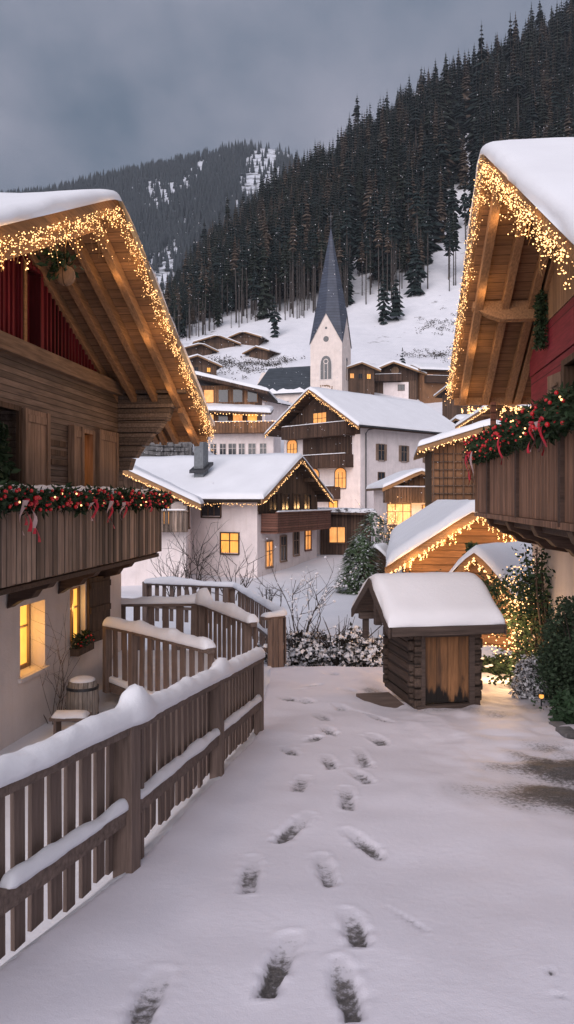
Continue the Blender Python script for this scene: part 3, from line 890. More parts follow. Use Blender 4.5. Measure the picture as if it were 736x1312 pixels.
# upper log wall
HD = (12.30, 12.80, -.90, 1.05); HO = (9.0, 10.22, -.90, 1.15); HG = (10.40, 10.95, 2.12, 3.12)
wall_holes(6.0, 14.30, -.95, 1.86, [HD, HO], lambda u, d, z: (u, d-.05, z), .30).build('log_wall', M['log'], LC)
mb = MB(); mb.box(13.95, 14.25, .26, 8, -.95, 1.95); mb.build('end_log_wall', M['log'], LC)
mb = MB(); mb.box(5.7, 14.38, -.17, .10, 1.84, 2.06); mb.build('wall_beam', M['beam'], LC, bevel=.01)
mb = MB(); mb.box(6, 14.3, .12, .2, 1.7, 2.0); mb.build('ceiling_edge', M['beam'], LC)
# red gable boards, real boards and battens, with a window opening
zt = lambda x: under(x)-.01
mb = MB(); x = 6.6
while x < 13.8:
    x2 = x+.125; zz = min(zt(x), zt(x2)); dd = random.uniform(0, .012)
    if zz > 2.1:
        spans = [(2.06, zz)]
        if x2 > HG[0] and x < HG[1]: spans = [(2.06, HG[2]), (HG[3], zz)]
        for (a, b) in spans:
            if b-a < .03: continue
            if zz == b: mb.prism([(x, .02-dd, a), (x2-.012, .02-dd, a), (x2-.012, .02-dd, zt(x2-.012)), (x, .02-dd, zt(x))], (0, .05, 0))
            else: mb.box(x, x2-.012, .02-dd, .07-dd, a, b)
            mb.box(x2-.03, x2+.015, -.012-dd, .02-dd, a, b-.03)
    x = x2
mb.build('gable_boards', M['red'], LC)
mb = MB(); a, b, c, d = HG
mb.box(a-.06, a+.02, -.06, .1, c-.05, d+.06); mb.box(b-.04, b+.05, -.06, .1, c-.05, d+.06); mb.box(a+.02, b-.04, -.06, .1, d, d+.06)
f_ = mb.build('gable_window', M['red'], LC)
mb = MB(); mb.box(a-.08, b+.07, -.11, .1, c-.12, c-.052); mb.build('sill', M['rafter'], f_)
mb = MB(); mb.box(10.40, 10.48, -.075, .08, c-.05, d+.05); mb.build('frame', M['fascia'], f_)
mb = MB(); mb.box(a+.02, b-.04, .10, .12, c-.05, d); mb.build('pane', M['red'], f_)
mb = MB(); mb.box(a-.3, b+.3, .28, .32, 2.0, 3.5); mb.build('backing', M['red'], f_)
# lit door, dark doorway, shutters
mb = MB(); a, b, c, d = HD
mb.box(a-.05, a+.03, -.09, .15, c, d+.06); mb.box(b-.03, b+.06, -.09, .15, c, d+.06); mb.box(a+.03, b-.03, -.09, .15, d, d+.06); mb.box(a+.03, b-.03, .10, .15, .1, .16)
f_ = mb.build('balcony_door', M['shutter'], LC)
mb = MB(); mb.box(a+.03, b-.03, .13, .14, .16, d); mb.build('pane', M['lit'], f_)
mb = MB(); mb.box(a+.03, b-.03, .12, .15, c, .10); mb.build('panel', M['fascia'], f_)
mb = MB(); a, b, c, d = HO
mb.box(a-.07, a, -.09, .05, c, d+.07); mb.box(b, b+.07, -.09, .05, c, d+.07); mb.box(a, b, -.09, .05, d, d+.07); mb.box(9.6, 9.66, .1, .16, c, d)
f_ = mb.build('dark_window', M['shutterdark'], LC)
mb = MB(); mb.box(a, b, .17, .19, c, d); mb.build('pane', M['glass'], f_)
for (xa, xb, z0, z1, dy) in ((10.30, 11.06, -.9, 1.2, .0), (11.84, 12.24, -.9, 1.12, .02), (12.92, 13.84, -.9, 1.16, .0)):
    mb = MB(); y_ = -.115-dy
    mb.box(xa, xb, y_, -.055, z0, z1)
    for zc in (z0+.2, (z0+z1)/2, z1-.12): mb.box(xa+.10, xb-.10, y_-.018, y_-.001, zc-.05, zc+.05)
    mb.box(xa, xa+.085, y_-.026, y_-.001, z0, z1); mb.box(xb-.085, xb, y_-.026, y_-.001, z0, z1)
    mb.build('shutter', M['shutter'], LC, bevel=.004)
mb = MB()
for k in range(3): mb.box(11.2, 11.75, -.085+.01*k, -.052, .50+.14*k, .58+.14*k)
mb.build('wall_vent', M['shutterdark'], LC)
# stepped log console carrying the roof at the far corner
cons = MB(); lev = [(1.86, -1.02), (1.62, -1.02), (1.40, -.90), (1.18, -.70), (.96, -.50), (.74, -.32), (.52, -.20)]
for i in range(len(lev)-1):
    z1, z0 = lev[i][0], lev[i+1][0]; e0, e1 = lev[i][1], lev[i+1][1]
    cons.prism([(14.02, -.04, z0+.006), (14.02, -.04, z1-.006), (14.02, e0, z1-.006), (14.02, e1-.05, z0+.006)], (.24, 0, 0))
cons.box(13.96, 14.28, -1.30, -.171, 1.87, 2.10)
cons.build('log_console', M['log'], LC, bevel=.012)
for (xx, dz) in ((14.55, 0), (14.95, 0)):
    mb = MB(); mb.beam((14.2, -1.15+.0, 1.6), (XB-.1, -1.15+.0, under(XB)-.12), .10, .12) if xx < 14.6 else mb.beam((14.25, -.5, 1.95), (XB-.1, -.5, under(XB)-.1), .10, .12)
    mb.build('brace', M['rafter'], LC, bevel=.006)
# balcony
YB = -.793; BX0, BX1 = 6.38, 14.15
mb = MB(); mb.box(BX0, BX1, YB+.05, -.052, -.95, -.86); bal = mb.build('balcony', M['rail'], LC)
mb = MB(); x = BX0; random.seed(12)
while x < BX1:
    dd = random.uniform(0, .016); mb.box(x+.006, x+.108, YB-.02-dd, YB+.012, -.93+random.uniform(0, .012), .03); x += .116
mb.box(BX0, BX1, YB+.014, YB+.045, -.85, -.78); mb.box(BX0, BX1, YB+.014, YB+.045, -.15, -.08)
x = YB+.05
while x < -.06: mb.box(BX1-.03, BX1+.005, x, x+.102, -.93, .03); x += .116
mb.build('railing_boards', M['rail'], bal, bevel=.004)
mb = MB(); mb.box(BX0, BX1+.04, YB-.06, YB+.08, .032, .075); mb.build('handrail', M['rail'], bal, bevel=.006)
snow_loaf('rail_snow', bal, [(BX0, YB+.005, .073), (BX1+.02, YB+.005, .073)], .17, .10, 3, M['snow'])
prof = [(-.052, -.955), (-.74, -.955), (-.76, -1.02), (-.60, -1.05), (-.54, -1.13), (-.40, -1.16), (-.33, -1.26), (-.16, -1.30), (-.002, -1.40)]
for xx in (6.9, 8.5, 10.05, 11.6, 13.15):
    MB().prism([(xx, y_*1.0, z_) for y_, z_ in prof], (.22, 0, 0)).build('console', M['console'], LC, bevel=.012)
mb = MB(); mb.box(BX0, BX1, YB+.02, YB+.20, -1.02, -.955); mb.build('balcony_beam', M['console'], LC, bevel=.01)
# garland, lights, ornament
out = (lw(0, -1, 0) - lw(0, 0, 0))
dx = lambda px: (4.1/(.5-px/1000)+.104)/.9914
g0 = 7.0
garland('evergreen garland with red baubles along the balcony rail of the red and brown chalet', [lw(g0+(14.2-g0)*i/20, YB-.07, .0+.025*math.sin(i*1.9)) for i in range(21)] + [lw(14.25, YB+.25, -.02)], .135, 5200, 210,
        {'out': out, 'at': [(dx(8)-g0, .34, 'white'), (dx(14)-g0, .30, 'red'), (dx(22)-g0, .26, 'white'), (dx(25)-g0, .40, 'red'), (dx(99)-g0, .22, 'white'), (dx(105)-g0, .26, 'red'), (dx(124)-g0, .28, 'white'), (dx(127)-g0, .34, 'red'), (dx(141)-g0, .24, 'white'), (dx(144)-g0, .22, 'red'), (dx(178)-g0, .16, 'red')]}, 22, 4)
zb = lambda x: ZR - SL*abs(x-XR) - .10
light_curtain('light_curtain', 'dense warm icicle lights along the gable verge of the red and brown chalet', [(lw(XA+.8, YV-.05, zb(XA+.8)), lw(XR, YV-.05, zb(XR))), (lw(XR, YV-.05, zb(XR)), lw(XB-.02, YV-.05, zb(XB-.02)))], None, 2000, .50, 90, (.003, .0070), .05, 6)
for x in (7.2, 8.6, 9.9, 11.0, 12.3, 13.6, 14.8): lamp(lw(x, YV-.22, zb(x)-.22), 4.2, .10); lamp(lw(x, YV+.25, zb(x)-.45), 2.2, .12)
o = thing('hanging_ornament', 'pale ball ornament with green sprig hanging below the left gable lights', 'ornament', lw(9.45, -1.05, under(9.45)-.62))
MB().ball((0, 0, 0), .12, 14, 10).build('ball', M['upper'], o, True)
mb = MB(); random.seed(8)
for i in range(160): mb.leaf((random.gauss(-.06, .09), random.gauss(0, .06), random.uniform(.0, .26)), .11)
mb.build('sprig', M['ivy'], o); mb = MB(); mb.tube([(0,0,.1), (0,0,.62)], .006, 4); mb.build('cord', M['wire'], o)
# potted fir with lights on the balcony
o = thing('potted_fir', 'small dark potted fir on the left balcony in front of the dark doorway', 'tree', lw(9.12, -.35, -.86))
mb = MB(); mb.tube([(0,0,0), (0,0,.3)], [.13, .17], 12); mb.build('pot', M['shutterdark'], o)
mb = MB()
for i in range(1100):
    z = random.uniform(.3, 1.75); r_ = .25*(1-((z-.3)/1.75))+.04; a = random.uniform(0, 6.28); q = r_*random.random()**.5
    mb.leaf((math.cos(a)*q, math.sin(a)*q, z), .12)
mb.build('foliage', M['fir'], o); mb = MB(); mb.tube([(0,0,.2), (0,0,1.75)], [.03, .01], 6); mb.build('trunk', M['twigd'], o)
for i in range(6):
    b_ = link('light_bulb', _bm, o); b_.location = (random.uniform(-.2, .2), random.uniform(-.2, .2), random.uniform(.6, 1.5)); b_.scale = (.014,)*3

# ------------------------------------------------------------------ chalet on the right
phi2 = math.atan(.105); RC = thing('chalet', 'red chalet with steep lit overhanging gable and brown slatted balcony beside the climbing plant', 'house', (3.0, 0, 0), R(90)-phi2)
rw = lambda x, y, z: wpos(RC, (x, y, z))
XR2, ZR2, SL2, YV2 = 10.99, 4.93, .587, 1.343; XA2, XB2 = 4.9, 15.65; TH2 = .2
under2 = lambda x: ZR2 - TH2 - SL2*abs(x-XR2)
gable_roof(RC, XA2, XB2, XR2, ZR2, SL2, SL2, YV2, -7.0, TH2, .17, seed=5, lump=.07, step=.3, board=.17)
ze = ZR2-SL2*4.66
mb = MB(); mb.box(XB2-.07, XB2+.03, -6.9, YV2-.06, ze-.30, ze-.03); mb.build('eave_board', M['rafter'], RC)
for yy in (1.06, .62, .18, -.0+.0):
    r = MB()
    for sgn in (-1, 1):
        e = XR2 + sgn*4.55
        r.prism([(XR2, yy, ZR2-TH2-.005), (e, yy, under2(e)-.005), (e, yy, under2(e)-.19), (XR2, yy, ZR2-TH2-.215)], (0, .13, 0))
    r.build('rafter', M['rafter'], RC, bevel=.008)
zp = 3.21
mb = MB(); mb.prism([(13.22, -.05, zp-.16), (13.22, .75, zp-.16), (13.22, .95, zp-.09), (13.22, 1.22, zp+.04), (13.22, 1.22, zp+.16), (13.22, -.05, zp+.16)], (.22, 0, 0))
mb.build('purlin', M['rafter'], RC, bevel=.012)
# walls
mb = MB(); mb.box(6.6, 14.42, -.35, -.0, -5.2, -.26); mb.box(14.1, 14.40, -8, -.36, -5.2, -.26); mb.build('wall', M['white'], RC, bevel=.02)
HR = (10.5, 11.75, .05, 2.0)
wall_holes(6.6, 14.42, -.26, 2.24, [HR], lambda u, d, z: (u, .02-d, z), .3).build('red_wall', M['redflat'], RC)
mb = MB(); a_ = lambda x: under2(x)-.01
mb.prism([(7.3, .045, 2.25), (14.42, .045, 2.25), (14.42, .045, a_(14.42)), (13.85, .045, a_(13.85)), (13.85, .045, 2.93), (8.1, .045, 2.93), (7.9, .045, a_(7.9)), (7.3, .045, max(2.26, a_(7.3)))], (0, -.25, 0))
mb.build('red_gable_wall', M['redflat'], RC)
mb = MB(); mb.prism([(8.1, .055, 2.94), (13.84, .055, 2.94), (13.84, .055, a_(13.84)), (XR2, .055, a_(XR2)), (8.1, .055, a_(8.1))], (0, -.25, 0)); mb.build('gable_boards', M['upper'], RC)
mb = MB(); mb.box(14.1, 14.4, -8, -.29, -.26, 2.9); mb.build('end_wall', M['redflat'], RC)
a, b, c, d = HR
mb = MB(); mb.box(a-.08, a+.04, -.08, .09, c, d+.10); mb.box(b-.04, b+.14, -.08, .09, c, d+.10); mb.box(a+.04, b-.04, -.08, .09, d, d+.10); mb.box(11.1, 11.16, -.18, -.1, c, d)
f_ = mb.build('balcony_window', M['shutterdark'], RC, bevel=.006)
mb = MB(); mb.box(a, b, -.24, -.22, c, d); mb.build('pane', M['glass'], f_)
mb = MB(); mb.prism([(11.93, .05, .1), (11.93, .05, 1.95), (12.45, .12, 1.95), (12.45, .12, .1)], (0, .045, 0))
for k in range(14): mb.box(11.99, 12.40, .12, .15, .25+.115*k, .30+.115*k)
mb.build('shutter', M['shutter'], RC, bevel=.004)
# balcony
YB2 = .895; CX0, CX1 = 6.6, 15.0
mb = MB(); mb.box(CX0, CX1, .03, YB2-.05, -.25, -.16); bal = mb.build('balcony', M['railv'], RC)
mb = MB(); x = CX0; random.seed(22)
while x < CX1:
    dd = random.uniform(0, .012); mb.box(x, x+.066, YB2-.012, YB2+.02+dd, -.24, .80); x += .076
x = .05
while x < YB2: mb.box(CX1-.005, CX1+.03, x, x+.066, -.24, .80); x += .076
mb.build('railing_slats', M['railv'], bal, bevel=.003)
mb = MB()
for px in (629, 667, 725, 762):
    Y_ = 2.1/((px-473)/1000); xx = (Y_-.09)/.9945; mb = MB(); mb.box(xx-.06, xx+.06, YB2-.02, YB2+.07, -.30, .82); mb.build('stile', M['console'], bal, bevel=.006)
mb = MB(); mb.box(CX0, CX1+.05, YB2-.07, YB2+.09, .81, .86); mb.box(CX0, CX1+.05, YB2-.03, YB2+.07, -.32, -.245); mb.build('handrail', M['railv'], bal, bevel=.006)
snow_loaf('rail_snow', bal, [(CX0, YB2, .86), (CX1, YB2, .86)], .17, .09, 13, M['snow'])
prof = [(.0, -.262), (.86, -.262), (.90, -.34), (.84, -.47), (.70, -.52), (.62, -.60), (.45, -.64), (.36, -.74), (.0, -.80)]
for xx in (8.0, 9.9, 11.8, 13.75):
    MB().prism([(xx, y_, z_) for y_, z_ in prof], (.26, 0, 0)).build('console', M['console'], RC, bevel=.014)
mb = MB(); mb.box(7.3, 14.6, .30, .80, -.42, -.33); mb.build('balcony_beam', M['console'], RC, bevel=.01)
mb = MB(); mb.box(15.15, 15.25, .53, .63, -.25, ze-.30); mb.box(14.9, 15.3, .3, .9, -.33, -.26); mb.build('post', M['redbrown'], RC, bevel=.006)
out = rw(0, 1, 0) - rw(0, 0, 0)
dx2 = lambda px: (2.1/((px-473)/1000)-.09)/.9945
g0 = 7.4
garland('evergreen garland with red baubles along the slatted balcony rail of the red chalet', [rw(g0+(15.0-g0)*i/20, YB2+.08, .90+.03*math.sin(i*1.7)) for i in range(21)] + [rw(15.1, YB2-.3, .80), rw(15.1, .2, .82)], .215, 8600, 150,
        {'out': out, 'at': [(dx2(724)-g0, .30, 'white'), (dx2(728)-g0, .34, 'red'), (dx2(714)-g0, .28, 'white'), (dx2(712)-g0, .30, 'red'), (dx2(625)-g0, .50, 'white'), (dx2(621)-g0, .55, 'red'), (dx2(617)-g0, .42, 'red'), (dx2(666)-g0, .34, 'red')]}, 20, 14)
zb2 = lambda x: ZR2 - SL2*abs(x-XR2) - .10
light_curtain('light_curtain', 'dense warm icicle lights along the steep gable verge of the red chalet', [(rw(6.2, YV2+.05, zb2(6.2)), rw(XR2, YV2+.05, zb2(XR2))), (rw(XR2, YV2+.05, zb2(XR2)), rw(XB2-.02, YV2+.05, zb2(XB2-.02)))], None, 1900, .46, 90, (.0032, .0078), .07, 16)
for x in (7.6, 9.0, 10.3, 11.5, 12.8, 14.0, 15.1): lamp(rw(x, YV2+.22, zb2(x)-.22), 4.5, .10); lamp(rw(x, YV2-.28, zb2(x)-.45), 2.6, .12)
light_curtain('light_chain', 'short row of warm lights under the far eave of the red chalet', [(rw(XB2-.12, YV2-.2, ze-.36), rw(XB2-.12, -.3, ze-.36))], None, 130, .22, 20, (.009, .015), .03, 18)
# hanging green bough by the purlin
o = thing('hanging_bough', 'dark green evergreen swag hanging upright on the red gable wall', 'garland', rw(12.95, .16, 3.62))
mb = MB(); random.seed(31); mb.tube([(0,0,0), (0,0,-1.12)], .03, 6)
for i in range(1300):
    a = random.uniform(0, 6.28); q = .085*random.random()**.5*(1+.4*noise.noise(Vector((i*.01, 0, 0)))); mb.leaf((math.cos(a)*q, math.sin(a)*q, -random.uniform(0, 1.12)), .07)
mb.build('foliage', M['ivy'], o)

# ------------------------------------------------------------------ fences
def fence(label, pts, ztop, post_at, snow_w=.15, snow_h=.12, sp=.155, pw=.085, lower=True, bumps=(), seed=0, zbot=None, group='snow topped wooden fences', height=.85, side=1):
    """pts: [(x,y)], ztop(i)-> rail top z at each corner; pickets hang on the far side of two rails"""
    rd = random.Random(seed); P = [Vector((x, y, z)) for (x, y), z in zip(pts, ztop)]
    root = thing('fence', label, 'fence', P[0]); c0 = P[0].copy(); P = [p-c0 for p in P]
    seg = [(P[i+1]-P[i]) for i in range(len(P)-1)]
    for i, s in enumerate(seg):
        d = s.copy(); d.z = 0; ln = d.length; d.normalize(); nrm = Vector((d.y, -d.x, 0))*side
        ang = math.atan2(d.y, d.x)
        for (dz, hh, nm) in ((0, .075, 'top_rail'), (-height*.60, .105, 'lower_rail')):
            if nm == 'lower_rail' and not lower: continue
            mb = MB(); mb.beam(P[i]+Vector((0,0,dz-hh/2)), P[i+1]+Vector((0,0,dz-hh/2)), .10 if dz == 0 else .055, hh); mb.build(nm, M['fencex'], root, bevel=.006)
        n = int(ln/sp)
        for k in range(n):
            f = (k+.5)/n
            q = P[i].lerp(P[i+1], f); w = pw*rd.uniform(.9, 1.12)
            mb = MB(); mb.box(-w/2, w/2, -.012, .012, -height-rd.uniform(.02, .06), -.08 if True else 0)
            o = mb.build('picket', M['fence'], root, bevel=.003); o.location = q - nrm*.066 + Vector((0,0,rd.uniform(-.01,.01))); o.rotation_euler = (rd.gauss(0,.006), rd.gauss(0,.012), ang)
        if lower: snow_loaf('rail_snow', root, [P[i].lerp(P[i+1], .02)+Vector((0,0,-height*.60))+nrm*.005, P[i].lerp(P[i+1], .985)+Vector((0,0,-height*.60))+nrm*.005], .08, snow_h*.55, seed+i*3+1, var=.9)
    T = 0
    for p_, w_, dz in post_at:
        q = None; d = p_; k = 0
        while k < len(seg)-1 and d > seg[k].length: d -= seg[k].length; k += 1
        q = P[k].lerp(P[k+1], min(1, d/seg[k].length)); ang = math.atan2(seg[k].y, seg[k].x)
        mb = MB(); mb.box(-w_/2, w_/2, -w_/2, w_/2, -height-.12, .02+dz); o = mb.build('post', M['fence'], root, bevel=.006); o.location = q; o.rotation_euler = (0, 0, ang)
    snow_loaf('top_snow', root, P, snow_w, snow_h, seed+40, bumps=bumps)
    return root
zt_ = lambda Y: pathz(Y)+.86
fp = [(-1.95, .6)] + FENCE[1:]
fl = [math.hypot(b[0]-a[0], b[1]-a[1]) for a, b in zip(fp, fp[1:])]
D1 = fl[0]+fl[1]; D2 = D1+ (6.85-4.67)*1.01; D3 = sum(fl)
ztops = [zt_(.6)+.02, -1.70-.106*3.44+.84, -1.70-.106*4.67+.88, -2.65+.86]
fence('long grey weathered picket fence with thick snow on its rails beside the path', fp, ztops, [(D1*1.0, .125, .04), (D1+.22, .05, .0), (D1+2.3, .11, .03), (D3*1.003-.03, .10, .0), (.5, .12, .03)], .145, .088, .150, .098, True,
      ((D1*1.035, .105, .16), (D1+2.4*1.03, .06, .14), (D3*1.02, .03, .2)), 2, height=.83)
def fpt(l): return [(at(px, py, Y).x, Y) for px, py, Y in l], [at(px, py, Y).z for px, py, Y in l]
for (lab, l, posts, bumps, sd, hgt) in (
    ('short zigzag picket fence, lowest of the three behind the long fence', [(137,799,12.2), (173,806,11.5), (271,830,9.75)], [(.02,.11,0), (.85,.11,.0)], ((1.0,.05,.3),), 5, .95),
    ('zigzag picket fence in the middle of the stepped ramp, ending at a sloping snowy rail', [(147,772,14.3), (258,771,14.3), (326,797,11.9)], [(.02,.12,0), (1.6,.13,.02), (3.9,.12,0)], ((1.75,.16,.22), (3.2,.05,.5)), 7, 1.0),
    ('dark picket fence turning a corner at the far end of the path', [(186,746,22.5), (302,751,21.5), (363,787,16.4), (337,790,16.0)], [(.02,.14,0), (2.6,.14,0), (7.9,.14,.0), (8.4,.13,0)], ((.9,.10,.5),), 9, 1.05)):
    xy, z = fpt(l); fence(lab, xy, z, posts, .19, .105, .235, .125, sd == 9, bumps, sd, height=hgt)
# landing of the ramp: snow-covered deck between the zigzag fences
mb = MB(); xy, z = fpt([(147,772,14.3), (258,771,14.3), (326,797,11.9), (271,830,9.75), (173,806,11.5), (137,799,12.2)])
mb.prism([(p[0], p[1], -2.98) for p in xy], (0, 0, .12)); o = mb.build('ramp_deck', M['fencex']); tag(o, 'snowy wooden ramp deck between the zigzag picket fences', 'ramp')
mb = MB(); mb.prism([(p[0]*1.0, p[1], -2.855) for p in xy], (0, 0, .10)); mb.build('deck_snow', M['snow'], o, bevel=.03)
# weathered barrel and snowy board against the left wall
o = thing('barrel', 'pale weathered barrel against the white wall below the shutter', 'barrel', at(106, 905, 11.35) - Vector((0, 0, .22)))
mb = MB(); prof = [(.0,.19), (.12,.225), (.30,.24), (.48,.225), (.60,.19)]; 
mb.tube([(0,0,z_) for z_, r_ in prof], [r_ for z_, r_ in prof], 20); mb.build('body', M['barrel'], o, False)
for z_ in (.1, .5):
    mb = MB(); mb.tube([(0,0,z_-.02), (0,0,z_+.02)], [.232, .232], 20); mb.build('hoop', M['metal'], o)
mb = MB(); mb.ball((0,0,.6), .19, 12, 8, (1,1,.3)); mb.build('lid_snow', M['snow'], o, True)
o = thing('bench', 'low dark bench with a snowy seat in front of the barrel', 'bench', at(88, 930, 10.6))
mb = MB(); mb.box(-.22,.28,-.15,.15,.10,.14); mb.build('seat', M['fencex'], o); 
for sx in (-.17, .20): mb = MB(); mb.box(sx,sx+.04,-.12,.12,-.35,.10); mb.build('leg', M['fence'], o)
snow_loaf('seat_snow', o, [(-.21,0,.14), (.27,0,.14)], .28, .07, 3)
# ------------------------------------------------------------------ village houses
# local frame: gable front at y=0 facing -y, x across, ridge along +y, z=0 at the given ground
def vwindow(root, face, u, z, w, h, mat='glass', W_=8, fm='shutterdark', mull=1, shutters=None, arch=False, proud=.0, name='window'):
    f_ = MB(); t_ = .07
    def P(du, dd, dz):   # dd outward
        if face == 'F': return (u+du, -dd-proud, z+dz)
        if face == 'R': return (W_/2+dd+proud, u+du, z+dz)
        if face == 'L': return (-W_/2-dd-proud, u-du, z+dz)
    def bx(mb, a, b, d0, d1, c, d):
        mb.prism([P(a, d0, c), P(b, d0, c), P(b, d0, d), P(a, d0, d)], Vector(P(a, d1, c))-Vector(P(a, d0, c)))
    bx(f_, -w/2-t_, -w/2, -.02, .07, -t_, h+t_); bx(f_, w/2, w/2+t_, -.02, .07, -t_, h+t_)
    if arch:
        for k in range(6):
            a0, a1 = math.pi*k/6, math.pi*(k+1)/6
            q = lambda a, r: (math.cos(a)*(w/2+r), h+math.sin(a)*(w*.28+r))
            pts = [q(a0, 0), q(a1, 0), q(a1, t_), q(a0, t_)]
            f_.prism([P(x, -.02, y) for x, y in pts], Vector(P(0, .07, 0))-Vector(P(0, -.02, 0)))
    else: bx(f_, -w/2, w/2, -.02, .07, h, h+t_)
    bx(f_, -w/2-.04, w/2+.04, -.02, .11, -t_-.05, -t_+.02)
    for k in range(mull): x_ = -w/2 + w*(k+1)/(mull+1); bx(f_, x_-.03, x_+.03, .0, .05, 0, h)
    if h > 1.0: bx(f_, -w/2, w/2, .0, .045, h*.62-.025, h*.62+.025)
    o = f_.build(name, M[fm], root)
    p = MB(); bx(p, -w/2, w/2, -.01, .02, 0, h)
    if arch: p.prism([P(math.cos(math.pi*k/6)*w/2, -.01, h+math.sin(math.pi*k/6)*w*.28) for k in range(7)], Vector(P(0, .018, 0))-Vector(P(0, -.01, 0)))
    p.build('pane', M[mat], o)
    if shutters:
        for sg in (-1, 1):
            s_ = MB(); c_ = sg*(w/2+t_+shutters/2); bx(s_, c_-shutters/2, c_+shutters/2, .0, .06, -.04, h+.04); s_.build('shutter', M['shutter'], o)
    return o
def vbalcony(root, face, u0, u1, z, h, depth, W_=8, mat='gable', snow=True, name='balcony'):
    def P(u, dd, zz):
        if face == 'F': return (u, -dd, zz)
        if face == 'R': return (W_/2+dd, u, zz)
        if face == 'L': return (-W_/2-dd, u, zz)
    def bx(mb, a, b, d0, d1, c, d): mb.prism([P(a, d0, c), P(b, d0, c), P(b, d0, d), P(a, d0, d)], Vector(P(a, d1, c))-Vector(P(a, d0, c)))
    fl = MB(); bx(fl, u0, u1, .02, depth, z-.15, z); b_ = fl.build(name, M[mat], root)
    r_ = MB(); n = int((u1-u0)/.2); rd = random.Random(int(abs(u0*100)))
    for k in range(n):
        a = u0+(u1-u0)*k/n; bx(r_, a, a+(u1-u0)/n*.9, depth-.05, depth+rd.uniform(0,.02), z-.10, z+h)
    bx(r_, u0, u0+.05, .04, depth-.06, z-.1, z+h); bx(r_, u1-.05, u1, .04, depth-.06, z-.1, z+h)
    r_.build('railing_boards', M[mat], b_)
    h_ = MB(); bx(h_, u0-.05, u1+.05, depth-.10, depth+.07, z+h, z+h+.07); h_.build('handrail', M[mat], b_)
    if snow: snow_loaf('rail_snow', b_, [P(u0, depth-.02, z+h+.07), P(u1, depth-.02, z+h+.07)], .16, .08, 3, M['roof_snow'], .2)
    return b_
def vhouse(name, label, cat, p, rz, W_, Ln, H, sl, ov=.9, fov=1.1, bov=.8, wall='white2', gable='gable', zg=None, snow=.35, deck='shutterdark', board='fascia', seed=0, step=.6, rise=0, rafters=True, wname='wall', th=.16):
    root = thing(name, label, cat, p, rz)
    top = H + sl*W_/2
    zg = H if zg is None else zg
    mb = MB(); mb.prism([(-W_/2, 0, -3), (W_/2, 0, -3), (W_/2, 0, H), (0, 0, top-.01), (-W_/2, 0, H)], (0, Ln, 0)); mb.build(wname, M[wall], root)
    if gable:
        gx = W_/2 if zg <= H else max(0, (top-zg)/sl)
        mb = MB(); pts = [(-gx, -.06, zg), (gx, -.06, zg)]
        if zg <= H: pts += [(W_/2, -.06, H-.02), (0, -.06, top-.04), (-W_/2, -.06, H-.02)]
        else: pts += [(0, -.06, top-.04)]
        mb.prism(pts, (0, .055, 0)); mb.build('gable_boards', M[gable], root)
    zr = top + th
    gable_roof(root, -W_/2-ov, W_/2+ov, 0, zr, sl, sl, -fov, Ln+bov, th, snow, deck, board, .26, True, seed, step=step)
    if rafters:
        for k in range(-2, 3):
            mb = MB(); x = k*W_*.25; z = zr-th-sl*abs(x)-.02; mb.box(x-.09, x+.09, -fov+.08, -.062, z-.22, z)
            mb.build('purlin', M[deck if deck != 'shutterdark' else 'gable2'], root)
    root['_h'] = (W_, Ln, H, sl, ov, fov, zr)
    return root
def vlights(root, label, seed, eaves=('V',), n=150, r=(.030, .045), drop=.0, group='warm light chains along the village roofs', side=1):
    W_, Ln, H, sl, ov, fov, zr = root['_h']; xe = W_/2+ov; ze = zr-sl*xe; lines = []
    w_ = lambda p: wpos(root, p)
    if 'V' in eaves: lines += [(w_((-xe, -fov-.08, ze-.2)), w_((0, -fov-.08, zr-.24))), (w_((0, -fov-.08, zr-.24)), w_((xe, -fov-.08, ze-.2)))]
    if 'R' in eaves: lines += [(w_((xe, -fov, ze-.22)), w_((xe, Ln, ze-.22)))]
    if 'L' in eaves: lines += [(w_((-xe, -fov, ze-.22)), w_((-xe, Ln, ze-.22)))]
    if 'VR' in eaves: lines += [(w_((0, -fov-.08, zr-.24)), w_((xe, -fov-.08, ze-.2)))]
    return light_curtain('light_chain', label, lines, None, n, drop, 0, r, .03, seed, wire=drop > 0)
def frame_of(px, py, Y): return at(px, py, Y)

# --- white house at the left of the yard, gable to the right
g = Vector((.39, .921, 0)); l_ = Vector((-.921, .39, 0))
C0 = Vector((-1.6, 42, -4.25))
hM = vhouse('village_house', 'white house left of the yard with brown gable balcony and grey chimney', 'house', C0 + g*4.5, math.atan2(g.y, g.x), 9.0, 15.0, 4.55, .46, 1.0, .75, .5, zg=3.6, snow=.24, seed=11, deck='gable')
# local x runs along g (into depth), front faces right (-l)
vwindow(hM, 'F', -3.0, .55, .85, 1.35, 'lit_soft', fm='shutter'); vwindow(hM, 'F', -1.0, .75, .85, 1.35, 'glass', fm='shutter'); vwindow(hM, 'F', .95, .95, .85, 1.35, 'glass', fm='shutter'); vwindow(hM, 'F', 2.9, 1.15, .95, 1.35, 'lit_soft', fm='redbrown')
vbalcony(hM, 'F', -4.1, 4.4, 2.55, .95, 1.0, mat='redbrown')
for k in range(4): vwindow(hM, 'F', -2.6+1.75*k, 3.65, 1.1, .9, 'glass', proud=.06)
mb = MB(); mb.box(-4.5, 4.5, -.10, -.065, 3.45, 3.60); mb.build('beam', M['gable2'], hM)
